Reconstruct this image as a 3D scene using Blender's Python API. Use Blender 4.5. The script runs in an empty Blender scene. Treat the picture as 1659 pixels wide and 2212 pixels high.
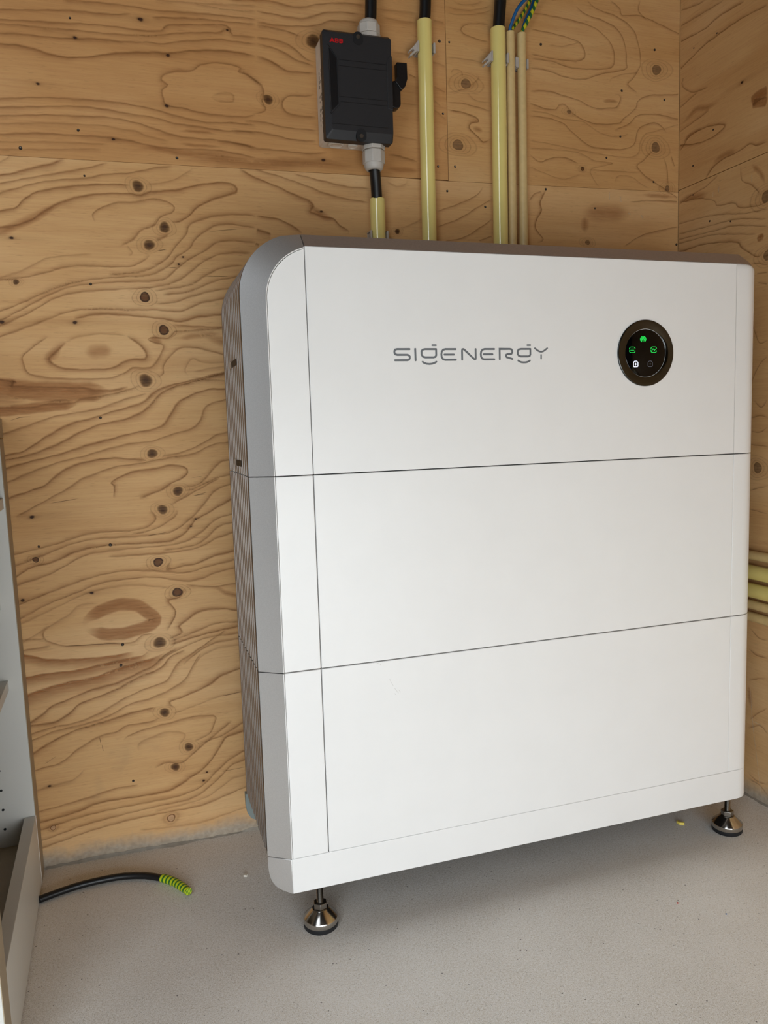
import bpy, math, random
from mathutils import Vector
C = bpy.context.scene.collection
random.seed(7)
PI = math.pi

# ------------------------------------------------------------------ camera
cam_d = bpy.data.cameras.new('camera')
cam = bpy.data.objects.new('camera', cam_d); C.objects.link(cam)
cam.location = (-0.181680, -1.036825, 0.727812)
cam.rotation_euler = (1.46074, 0.0310770, -0.315064)
cam_d.sensor_fit = 'HORIZONTAL'; cam_d.sensor_width = 36.0
cam_d.lens = 36.0 * 1691.7 / 1659.0
cam_d.clip_start = 0.02
bpy.context.scene.camera = cam

# ------------------------------------------------------------------ light
sc = bpy.context.scene
sc.view_settings.view_transform = 'Standard'; sc.view_settings.look = 'None'
sc.view_settings.gamma = 1.0; sc.view_settings.use_curve_mapping = False
sc.view_settings.exposure = 0.0
w = bpy.data.worlds.new('overcast_sky'); sc.world = w; w.use_nodes = True
w.node_tree.nodes['Background'].inputs[0].default_value = (0.86, 0.93, 1.0, 1)
w.node_tree.nodes['Background'].inputs[1].default_value = 3.3
def area(name, loc, rot, sx, sy, power, col):
    d = bpy.data.lights.new(name, 'AREA'); d.shape = 'RECTANGLE'; d.size = sx; d.size_y = sy
    d.energy = power; d.color = col
    o = bpy.data.objects.new(name, d); C.objects.link(o); o.location = loc; o.rotation_euler = rot
    return o
# daylight through the open doorway behind the photographer: low area lamp added for ground light, portal for the sky
area('added_ground_glow', (-0.03, -1.64, 0.32), (PI/2, 0, 0), 1.25, 0.60, 12.5, (0.90, 0.965, 1.0))
portal = area('doorway_portal', (-1.10, -1.66, 1.15), (PI/2, 0, 0), 0.90, 2.3, 1.0, (1, 1, 1))
portal.data.cycles.is_portal = True

# ------------------------------------------------------------------ material helpers
def lin(c):
    c = c / 255.0
    return c / 12.92 if c <= 0.04045 else ((c + 0.055) / 1.055) ** 2.4
def rgb(r, g, b): return (lin(r), lin(g), lin(b), 1.0)
class NT:
    def __init__(s, name):
        s.m = bpy.data.materials.new(name); s.m.use_nodes = True
        s.t = s.m.node_tree; s.b = s.t.nodes['Principled BSDF']; s.out = s.t.nodes['Material Output']
    def n(s, typ, **kw):
        nd = s.t.nodes.new(typ)
        for k, v in kw.items():
            if k.startswith('i_'): nd.inputs[k[2:].replace('_', ' ')].default_value = v
            else: setattr(nd, k, v)
        return nd
    def l(s, a, b): s.t.links.new(a, b)
    def noise(s, vec, scale, detail=3, rough=0.5, dist=0.0):
        nd = s.n('ShaderNodeTexNoise'); nd.inputs['Scale'].default_value = scale
        nd.inputs['Detail'].default_value = detail; nd.inputs['Roughness'].default_value = rough
        nd.inputs['Distortion'].default_value = dist
        if vec is not None: s.l(vec, nd.inputs['Vector'])
        return nd.outputs['Fac']
    def map(s, vec, sc=(1, 1, 1), loc=(0, 0, 0), rot=(0, 0, 0)):
        nd = s.n('ShaderNodeMapping'); nd.inputs['Scale'].default_value = sc
        nd.inputs['Location'].default_value = loc; nd.inputs['Rotation'].default_value = rot
        s.l(vec, nd.inputs['Vector']); return nd.outputs[0]
    def ramp(s, fac, stops):
        nd = s.n('ShaderNodeValToRGB'); cr = nd.color_ramp
        while len(cr.elements) > 1: cr.elements.remove(cr.elements[-1])
        cr.elements[0].position = stops[0][0]; cr.elements[0].color = stops[0][1]
        for p, c in stops[1:]:
            e = cr.elements.new(p); e.color = c
        s.l(fac, nd.inputs['Fac']); return nd.outputs['Color']
    def mix(s, fac, a, b, mode='MIX'):
        nd = s.n('ShaderNodeMix'); nd.data_type = 'RGBA'; nd.blend_type = mode
        for k, v in ((0, fac), (6, a), (7, b)):
            if isinstance(v, (int, float)): nd.inputs[k].default_value = v
            elif isinstance(v, tuple): nd.inputs[k].default_value = v
            else: s.l(v, nd.inputs[k])
        return nd.outputs[2]
    def math(s, op, a, b=None, c=None, clamp=False):
        nd = s.n('ShaderNodeMath'); nd.operation = op; nd.use_clamp = clamp
        for k, v in enumerate((a, b, c)):
            if v is None: continue
            if isinstance(v, (int, float)): nd.inputs[k].default_value = v
            else: s.l(v, nd.inputs[k])
        return nd.outputs[0]
    def bump(s, h, strength, dist):
        nd = s.n('ShaderNodeBump'); nd.inputs['Strength'].default_value = strength
        nd.inputs['Distance'].default_value = dist; s.l(h, nd.inputs['Height'])
        s.l(nd.outputs[0], s.b.inputs['Normal'])
g = lambda v: (v, v, v, 1)

def plain(name, col, rough=0.5, metal=0.0, spec=0.5, var=0.04, scale=60, bump=0.0, emit=None, coat=0.0):
    """painted / moulded surface with a slight procedural unevenness"""
    s = NT(name); tc = s.n('ShaderNodeTexCoord').outputs['Object']
    f = s.noise(tc, scale, 3)
    lo = tuple(c * (1 - var) for c in col[:3]) + (1,); hi = tuple(min(1, c * (1 + var)) for c in col[:3]) + (1,)
    s.l(s.ramp(f, [(0.3, lo), (0.7, hi)]), s.b.inputs['Base Color'])
    s.b.inputs['Roughness'].default_value = rough; s.b.inputs['Metallic'].default_value = metal
    s.b.inputs['Specular IOR Level'].default_value = spec
    s.b.inputs['Coat Weight'].default_value = coat
    if bump: s.bump(s.noise(tc, scale * 20, 2), bump, 0.0005)
    if emit:
        s.b.inputs['Emission Color'].default_value = col; s.b.inputs['Emission Strength'].default_value = emit
    return s.m

def plywood(name, along, cement=False, seed=0.0, tone=(1, 1, 1)):
    """bare softwood plywood; grain runs along X (back wall) or Y (side wall)"""
    s = NT(name); tc = s.n('ShaderNodeTexCoord').outputs['Object']
    a = {'X': (1, 1, 0), 'Y': (1, 1, 0)}[along]
    st = (2.2, 2.2, 26); fine = (14, 14, 420)
    v0 = s.map(tc, (1, 1, 1), (seed, seed * .7, seed * 1.3))
    big = s.noise(s.map(v0, (1.6, 1.6, 3.4)), 1.6, 3, 0.55)
    strk = s.noise(s.map(v0, st), 1.0, 4, 0.6, 0.4)
    fib = s.noise(s.map(v0, fine), 1.0, 3, 0.7)
    base = s.ramp(big, [(0.30, WOOD_A), (0.52, WOOD_B), (0.72, WOOD_C)])
    c = s.mix(s.math('MULTIPLY', s.ramp(strk, [(0.45, g(0)), (0.75, g(1))]), 0.34), base, WOOD_D)
    c = s.mix(0.30, c, s.ramp(fib, [(0.25, g(0.30)), (0.5, g(0.5)), (0.8, g(0.66))]), 'OVERLAY')
    # small flecks and pores
    fl = s.noise(s.map(v0, (60, 60, 900)), 1.0, 2, 0.5)
    c = s.mix(s.math('MULTIPLY', s.ramp(fl, [(0.62, g(0)), (0.74, g(1))]), 0.22), c, WOOD_E)
    c = s.mix(1.0, c, (tone[0], tone[1], tone[2], 1), 'MULTIPLY')
    if cement:
        sx = s.n('ShaderNodeSeparateXYZ'); s.l(tc, sx.inputs[0])
        n1 = s.noise(tc, 9, 6, 0.7); n2 = s.noise(tc, 120, 3, 0.6)
        h = s.math('ADD', sx.outputs[2], s.math('MULTIPLY', s.math('SUBTRACT', n1, 0.5), 0.055))
        h = s.math('ADD', h, s.math('MULTIPLY', s.math('SUBTRACT', n2, 0.5), 0.007))
        k = s.n('ShaderNodeMapRange'); k.inputs[1].default_value = 0.036; k.inputs[2].default_value = 0.010
        s.l(h, k.inputs[0])
        grey = s.ramp(n2, [(0.3, rgb(150, 139, 124)), (0.7, rgb(176, 166, 151))])
        c = s.mix(s.math('MULTIPLY', k.outputs[0], 0.9), c, grey)
        # soft grey smudges a hand's breadth above the floor
        n3 = s.noise(s.map(tc, (1, 1, 1), (3.1, 0, 1.7)), 5.5, 4, 0.7)
        m3 = s.math('MULTIPLY', s.ramp(n3, [(0.56, g(0)), (0.72, g(1))]),
                    s.ramp(sx.outputs[2], [(0.0, g(1)), (0.16, g(0.8)), (0.24, g(0))]))
        c = s.mix(s.math('MULTIPLY', m3, 0.35), c, rgb(120, 108, 90))
    s.l(c, s.b.inputs['Base Color'])
    s.b.inputs['Roughness'].default_value = 0.62; s.b.inputs['Specular IOR Level'].default_value = 0.3
    s.bump(fib, 0.12, 0.0006)
    return s.m

WOOD_A = rgb(200, 155, 102); WOOD_B = rgb(211, 168, 115); WOOD_C = rgb(219, 180, 131)
WOOD_D = rgb(178, 124, 68);  WOOD_E = rgb(110, 74, 42)

def marks_material():
    """grain lines, knots and scratches: colour and cover come from the surface's own figure attribute"""
    s = NT('wood_figure'); at = s.n('ShaderNodeAttribute'); at.attribute_name = 'figure'
    tc = s.n('ShaderNodeTexCoord').outputs['Object']
    n = s.noise(s.map(tc, (26, 26, 300)), 1.0, 3, 0.7)
    s.l(at.outputs['Color'], s.b.inputs['Base Color'])
    s.l(s.math('MULTIPLY', at.outputs['Alpha'], s.ramp(n, [(0.25, g(0.62)), (0.6, g(1.0))]), clamp=True), s.b.inputs['Alpha'])
    s.b.inputs['Roughness'].default_value = 0.62; s.b.inputs['Specular IOR Level'].default_value = 0.3
    return s.m

def concrete(name):
    s = NT(name); tc = s.n('ShaderNodeTexCoord').outputs['Object']
    big = s.noise(tc, 2.2, 5, 0.6); mid = s.noise(tc, 16, 4, 0.65, 0.5)
    c = s.ramp(big, [(0.3, FLOOR_A), (0.55, FLOOR_B), (0.75, FLOOR_C)])
    c = s.mix(0.45, c, s.ramp(mid, [(0.3, g(0.44)), (0.7, g(0.60))]), 'OVERLAY')
    gr = s.noise(tc, 760, 3, 0.8)
    c = s.mix(0.80, c, s.ramp(gr, [(0.36, g(0.06)), (0.45, g(0.46)), (0.55, g(0.62)), (0.64, g(0.96))]), 'OVERLAY')
    sm = s.noise(tc, 330, 3, 0.7)
    c = s.mix(0.50, c, s.ramp(sm, [(0.34, g(0.14)), (0.46, g(0.50)), (0.54, g(0.58)), (0.66, g(0.88))]), 'OVERLAY')
    vo = s.n('ShaderNodeTexVoronoi'); vo.inputs['Scale'].default_value = 75; s.l(tc, vo.inputs['Vector'])
    vr = s.noise(tc, 30, 2, 0.5)
    pit = s.math('MULTIPLY', s.ramp(vo.outputs['Distance'], [(0.06, g(1)), (0.10, g(0))]), s.ramp(vr, [(0.50, g(0)), (0.55, g(1))]))
    c = s.mix(s.math('MULTIPLY', pit, 0.8), c, rgb(70, 60, 52))
    v2 = s.n('ShaderNodeTexVoronoi'); v2.inputs['Scale'].default_value = 130; s.l(tc, v2.inputs['Vector'])
    v2r = s.noise(s.map(tc, (1, 1, 1), (5, 2, 0)), 60, 2, 0.5)
    lt = s.math('MULTIPLY', s.ramp(v2.outputs['Distance'], [(0.10, g(1)), (0.22, g(0))]), s.ramp(v2r, [(0.50, g(0)), (0.58, g(1))]))
    c = s.mix(s.math('MULTIPLY', lt, 0.55), c, rgb(224, 218, 208))
    nz = s.n('ShaderNodeTexNoise'); nz.inputs['Scale'].default_value = 700; nz.inputs['Detail'].default_value = 2; s.l(tc, nz.inputs['Vector'])
    wv = s.n('ShaderNodeVectorMath', operation='SCALE'); s.l(nz.outputs['Color'], wv.inputs[0]); wv.inputs['Scale'].default_value = 0.0022
    wa = s.n('ShaderNodeVectorMath', operation='ADD'); s.l(tc, wa.inputs[0]); s.l(wv.outputs[0], wa.inputs[1]); tw = wa.outputs[0]
    for scl, rad, msk, off in ((520, 0.14, 0.40, 3.0), (270, 0.09, 0.50, 7.0)):
        v3 = s.n('ShaderNodeTexVoronoi'); v3.inputs['Scale'].default_value = scl; s.l(s.map(tw, (1, 1, 1), (off, off, 0)), v3.inputs['Vector'])
        m3 = s.noise(s.map(tc, (1, 1, 1), (off, 1, 0)), scl * 0.35, 2, 0.5)
        dk = s.math('MULTIPLY', s.ramp(v3.outputs['Distance'], [(rad, g(1)), (rad + 0.09, g(0))]), s.ramp(m3, [(msk, g(0)), (msk + 0.06, g(1))]))
        c = s.mix(s.math('MULTIPLY', dk, 0.62), c, rgb(108, 100, 92))
    s.l(c, s.b.inputs['Base Color']); s.b.inputs['Roughness'].default_value = 0.85
    s.b.inputs['Specular IOR Level'].default_value = 0.25
    h = s.math('ADD', s.math('MULTIPLY', gr, 0.5), mid)
    s.bump(h, 0.30, 0.0008)
    return s.m
FLOOR_A = rgb(212, 207, 199); FLOOR_B = rgb(225, 220, 212); FLOOR_C = rgb(236, 232, 225)

def striped(name, ca, cb, au, av, thr=0.0, rough=0.45):
    """two-colour spiral stripe laid out along a tube's own UVs"""
    s = NT(name); uv = s.n('ShaderNodeTexCoord').outputs['UV']
    sx = s.n('ShaderNodeSeparateXYZ'); s.l(uv, sx.inputs[0])
    ph = s.math('ADD', s.math('MULTIPLY', sx.outputs[0], au * 2 * PI), s.math('MULTIPLY', sx.outputs[1], av * 2 * PI))
    m = s.math('GREATER_THAN', s.math('SINE', ph), thr)
    s.l(s.mix(m, ca, cb), s.b.inputs['Base Color']); s.b.inputs['Roughness'].default_value = rough
    return s.m

M = {}
M['figure'] = marks_material()
M['ply_upper'] = plywood('plywood_upper_left', 'X', seed=0.0, tone=(0.92, 0.82, 0.72))  # upper sheets toned darker, standing in for dimmer light high on the wall
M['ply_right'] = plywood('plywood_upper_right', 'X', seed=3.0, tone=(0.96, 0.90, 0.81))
M['ply_lower'] = plywood('plywood_lower', 'X', cement=True, seed=6.0, tone=(1.04, 1.02, 1.0))  # lower sheet toned lighter, standing in for stronger light near the floor
M['ply_side'] = plywood('plywood_side', 'Y', cement=True, seed=9.0)
M['ply_room'] = plain('dark_unseen_boards', rgb(84, 76, 68), 0.7, var=0.1, scale=6)  # unseen walls and ceiling, kept dark to cut bounced light
M['gap'] = plain('dark_red_membrane', rgb(70, 22, 16), 0.8)
M['concrete'] = concrete('concrete_floor')
M['white'] = plain('white_powder_coat', rgb(232, 231, 229), 0.38, var=0.012, scale=14, bump=0.05)
M['silver'] = plain('silver_metallic_paint', rgb(226, 225, 224), 0.40, metal=0.85, var=0.05, scale=900)
M['bronze'] = plain('grey_brown_anodised', rgb(136, 128, 122), 0.45, metal=0.65, var=0.05, scale=300)
M['top_trim'] = plain('shade_toned_top_silver', rgb(176, 164, 156), 0.42, metal=0.6, var=0.05, scale=300)  # silver trim darkened: reflection of the dark ceiling put into its colour
M['scuff'] = plain('grey_scuff', rgb(206, 204, 200), 0.6)
M['mortar'] = plain('grey_mortar', rgb(158, 149, 136), 0.9, var=0.15, scale=60, bump=0.4)
M['dark_gap'] = plain('dark_inner_casing', rgb(38, 36, 36), 0.7)
M['logo_grey'] = plain('grey_print', rgb(104, 108, 112), 0.5)
M['black_gloss'] = plain('black_glass', rgb(4, 4, 5), 0.05, spec=0.25)
M['black_ring'] = plain('black_chrome_ring', rgb(78, 80, 80), 0.12, metal=1.0)
M['led_green'] = plain('green_led', rgb(30, 215, 84), 0.4, emit=0.95)
M['led_white'] = plain('white_led', rgb(225, 232, 255), 0.4, emit=0.95)
M['led_dim'] = plain('dim_led', rgb(110, 112, 122), 0.4, emit=0.35)
M['steel'] = plain('polished_steel', rgb(190, 186, 180), 0.16, metal=1.0, var=0.06, scale=90)
M['steel_dark'] = plain('threaded_steel', rgb(150, 146, 140), 0.28, metal=1.0)
M['rubber'] = plain('black_rubber', rgb(16, 18, 22), 0.6)
M['conduit_yellow'] = plain('yellow_pvc', rgb(240, 222, 138), 0.12, spec=0.7, var=0.03, scale=20, coat=1.0)
M['conduit_cream'] = plain('cream_pvc', rgb(218, 190, 134), 0.42, var=0.05, scale=120)
M['cable_black'] = plain('black_cable_sheath', rgb(14, 14, 16), 0.42)
M['wire_blue'] = plain('blue_wire_sheath', rgb(22, 92, 150), 0.4)
M['wire_gy'] = striped('green_yellow_wire', rgb(30, 96, 50), rgb(206, 200, 40), 1.0, 1.5)
M['tape_gy'] = striped('green_yellow_tape', rgb(34, 110, 40), rgb(196, 208, 30), 1.0, 5.2, -0.1)
M['clip'] = plain('grey_clip_plastic', rgb(184, 176, 168), 0.5)
M['cover_black'] = plain('charcoal_plastic', rgb(36, 36, 39), 0.5, var=0.08, scale=400, bump=0.2)
M['cover_dark'] = plain('black_plastic', rgb(16, 16, 19), 0.4)
M['housing'] = plain('pale_grey_plastic', rgb(222, 214, 202), 0.5)
M['gland'] = plain('light_grey_gland', rgb(196, 190, 182), 0.42)
M['logo_red'] = plain('red_print', rgb(196, 14, 22), 0.5)
M['print'] = plain('grey_embossed_print', rgb(120, 110, 98), 0.6)
M['melamine'] = plain('white_melamine', rgb(214, 213, 207), 0.42, var=0.02, scale=8)
M['edge_band'] = plain('beige_edge_band', rgb(168, 152, 126), 0.5, var=0.04, scale=30)
M['screw'] = plain('zinc_screw', rgb(132, 126, 118), 0.35, metal=0.9)
M['screw_hole'] = plain('torn_dark_wood', rgb(44, 28, 18), 0.8)
M['bracket'] = plain('pale_green_grey_paint', rgb(140, 150, 146), 0.5)
M['yellow_bit'] = plain('yellow_offcut', rgb(222, 200, 90), 0.5)
M['white_bit'] = plain('white_plaster', rgb(214, 206, 192), 0.8)
M['outside'] = plain('pale_paving', rgb(176, 172, 164), 0.8)

# ------------------------------------------------------------------ object helpers
def thing(name, label, cat, loc=(0, 0, 0), rot=(0, 0, 0), group=None):
    o = bpy.data.objects.new(name, None); C.objects.link(o); o.empty_display_size = 0.02
    o.location = loc; o.rotation_euler = rot
    return tag(o, label, cat, group)
def tag(o, label, cat, group=None, kind=None):
    o['label'] = label; o['category'] = cat
    if group: o['group'] = group
    if kind: o['kind'] = kind
    return o
class MB:
    """collects geometry in world metres; build() links it as one mesh"""
    def __init__(s): s.v = []; s.f = []; s.mi = []; s.uv = {}
    def add(s, vs, fs, mi=0):
        o = len(s.v); s.v += [tuple(v) for v in vs]
        for f in fs: s.f.append(tuple(i + o for i in f)); s.mi.append(mi)
        return s
    def box(s, x0, x1, y0, y1, z0, z1, mi=0):
        vs = [(x, y, z) for z in (z0, z1) for y in (y0, y1) for x in (x0, x1)]
        return s.add(vs, [(0, 2, 3, 1), (4, 5, 7, 6), (0, 1, 5, 4), (2, 6, 7, 3), (0, 4, 6, 2), (1, 3, 7, 5)], mi)
    def prism(s, pts, axis, a0, a1, mi=0):
        """polygon pts extruded along axis ('x','y','z'); pts are the other two coordinates in order"""
        def P(p, a):
            return {'x': (a, p[0], p[1]), 'y': (p[0], a, p[1]), 'z': (p[0], p[1], a)}[axis]
        n = len(pts)
        vs = [P(p, a0) for p in pts] + [P(p, a1) for p in pts]
        fs = [tuple(range(n))[::-1], tuple(range(n, 2 * n))] + [(i, (i + 1) % n, n + (i + 1) % n, n + i) for i in range(n)]
        return s.add(vs, fs, mi)
    def loft(s, rows, closed=False, mi=0, caps=False):
        n = len(rows[0]); o = len(s.v)
        vs = [p for r in rows for p in r]; fs = []
        for j in range(len(rows) - 1):
            for i in range(n if closed else n - 1):
                a = j * n + i; b = j * n + (i + 1) % n
                fs.append((a, b, b + n, a + n))
        if caps:
            fs.append(tuple(range(n))[::-1]); fs.append(tuple((len(rows) - 1) * n + i for i in range(n)))
        return s.add(vs, fs, mi)
    def tube(s, pts, r, n=20, mi=0, caps=True, radii=None):
        pts = [Vector(p) for p in pts]; L = [0.0]
        for a, b in zip(pts, pts[1:]): L.append(L[-1] + (b - a).length)
        t0 = (pts[1] - pts[0]).normalized(); up = Vector((0, 0, 1)) if abs(t0.z) < 0.9 else Vector((0, 1, 0))
        nrm = t0.cross(up).normalized(); base = len(s.v); vs = []
        for i, p in enumerate(pts):
            t = (pts[min(i + 1, len(pts) - 1)] - pts[max(i - 1, 0)]).normalized()
            nrm = (nrm - t * nrm.dot(t)).normalized(); bi = t.cross(nrm)
            rr = radii[i] if radii else r
            for k in range(n):
                a = 2 * PI * k / n
                vs.append(p + (nrm * math.cos(a) + bi * math.sin(a)) * rr)
        for i in range(len(pts) - 1):
            for k in range(n):
                k2 = (k + 1) % n
                s.uv[len(s.f)] = [(k / n, L[i] / (2 * PI * r)), ((k + 1) / n, L[i] / (2 * PI * r)),
                                  ((k + 1) / n, L[i + 1] / (2 * PI * r)), (k / n, L[i + 1] / (2 * PI * r))]
                s.f.append((base + i * n + k, base + i * n + k2, base + (i + 1) * n + k2, base + (i + 1) * n + k)); s.mi.append(mi)
        if caps:
            s.f.append(tuple(base + k for k in range(n))[::-1]); s.mi.append(mi)
            s.f.append(tuple(base + (len(pts) - 1) * n + k for k in range(n))); s.mi.append(mi)
        s.v += [tuple(v) for v in vs]
        return s
    def lathe(s, prof, cx, cy, cz=0.0, n=40, mi=0, axis='z'):
        """profile [(radius, height)] turned about an axis through (cx, cy, cz)"""
        rows = []
        for r, h in prof:
            row = []
            for k in range(n):
                a = 2 * PI * k / n; c, d = r * math.cos(a), r * math.sin(a)
                row.append((cx + c, cy + d, cz + h) if axis == 'z' else
                           ((cx + c, cy + h, cz + d) if axis == 'y' else (cx + h, cy + c, cz + d)))
            rows.append(row)
        return s.loft(rows, closed=True, mi=mi)
    def build(s, name, mats, parent=None, smooth=30, bevel=0.0, seg=2, loc=None, label=None):
        me = bpy.data.meshes.new(name)
        off = Vector(loc) if loc else Vector((0, 0, 0))
        me.from_pydata([tuple(Vector(v) - off) for v in s.v], [], s.f)
        for m in (mats if isinstance(mats, (list, tuple)) else [mats]): me.materials.append(m)
        me.polygons.foreach_set('material_index', s.mi)
        if s.uv:
            ul = me.uv_layers.new(name='UVMap')
            for fi, uvs in s.uv.items():
                for li, u in zip(me.polygons[fi].loop_indices, uvs): ul.data[li].uv = u
        import bmesh
        if not s.uv:
            bm = bmesh.new(); bm.from_mesh(me); bmesh.ops.recalc_face_normals(bm, faces=bm.faces[:]); bm.to_mesh(me); bm.free()
        me.validate(); me.update()
        if smooth:
            me.polygons.foreach_set('use_smooth', [True] * len(me.polygons)); me.set_sharp_from_angle(angle=math.radians(smooth))
        o = bpy.data.objects.new(name, me); C.objects.link(o)
        if loc: o.location = off
        if parent:
            o.parent = parent
            par = parent; T = Vector((0, 0, 0))
            while par is not None: T += par.location; par = par.parent
            o.location = Vector(o.location) - T
        if bevel:
            b = o.modifiers.new('bevel', 'BEVEL'); b.width = bevel; b.segments = seg; b.limit_method = 'ANGLE'
            b.angle_limit = math.radians(40); b.harden_normals = False
        if label: o['label'] = label
        return o
def structure(o): o['kind'] = 'structure'; return o
def catmull(p, step):
    out = []; q = [p[0]] + list(p) + [p[-1]]
    for i in range(1, len(q) - 2):
        a, b, c, d = (Vector(v) for v in q[i - 1:i + 3]); n = max(1, int((c - b).length / step))
        for k in range(n):
            t = k / n
            out.append(0.5 * ((2 * b) + (c - a) * t + (2 * a - 5 * b + 4 * c - d) * t * t + (3 * b - a - 3 * c + d) * t ** 3))
    out.append(Vector(q[-2])); return out
STROKES = [0]
def stroke(mb, pts, width, y0, y1, mi=0, n=7, step=0.0012, curve=False):
    """round-ended printed stroke in the XZ plane with a small thickness along Y"""
    STROKES[0] += 1; y0 = y0 - 0.000012 * (STROKES[0] % 9)
    P = [Vector(p) for p in pts]
    if curve: P = [v for v in catmull([tuple(v) for v in P], step)]
    r = width / 2; left = []; right = []
    for i, p in enumerate(P):
        t = (P[min(i + 1, len(P) - 1)] - P[max(i - 1, 0)])
        t = t.normalized() if t.length > 0 else Vector((1, 0))
        nv = Vector((-t.y, t.x)); k = 1.0
        if 0 < i < len(P) - 1:
            d1 = (P[i] - P[i - 1]).normalized(); c = max(0.35, abs(nv.dot(Vector((-d1.y, d1.x))))); k = 1 / c
        left.append(p + nv * r * k); right.append(p - nv * r * k)
    def cap(c, t, sgn):
        out = []; a0 = math.atan2(t.y, t.x)
        for j in range(1, n):
            a = a0 + PI / 2 * sgn - PI * j / n * sgn if sgn > 0 else a0 - PI / 2 + PI * j / n
            out.append(c + Vector((math.cos(a), math.sin(a))) * r)
        return out
    tE = (P[-1] - P[-2]).normalized(); tS = (P[0] - P[1]).normalized()
    a0 = math.atan2(tE.y, tE.x)
    capE = [P[-1] + Vector((math.cos(a0 + PI / 2 - PI * j / n), math.sin(a0 + PI / 2 - PI * j / n))) * r for j in range(1, n)]
    a1 = math.atan2(tS.y, tS.x)
    capS = [P[0] + Vector((math.cos(a1 + PI / 2 - PI * j / n), math.sin(a1 + PI / 2 - PI * j / n))) * r for j in range(1, n)]
    # body quads, front face only plus thin rim
    m = len(P); vs = []; fs = []
    for a, b in zip(left, right): vs += [(a.x, y0, a.y), (b.x, y0, b.y)]
    for i in range(m - 1): fs.append((2 * i, 2 * i + 1, 2 * i + 3, 2 * i + 2))
    o = len(vs); vs += [(c.x, y0, c.y) for c in capE]; fs.append(tuple([2 * m - 2] + list(range(o, o + len(capE))) + [2 * m - 1]))
    o = len(vs); vs += [(c.x, y0, c.y) for c in capS]; fs.append(tuple([1] + list(range(o, o + len(capS))) + [0]))
    ring = [(a.x, a.y) for a in left] + [(c.x, c.y) for c in capE] + [(b.x, b.y) for b in right[::-1]] + [(c.x, c.y) for c in capS]
    mb.add(vs, fs, mi)
    q = len(ring); vv = [(a, y0, b) for a, b in ring] + [(a, y1, b) for a, b in ring]
    mb.add(vv, [(i, (i + 1) % q, q + (i + 1) % q, q + i) for i in range(q)], mi)

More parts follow.
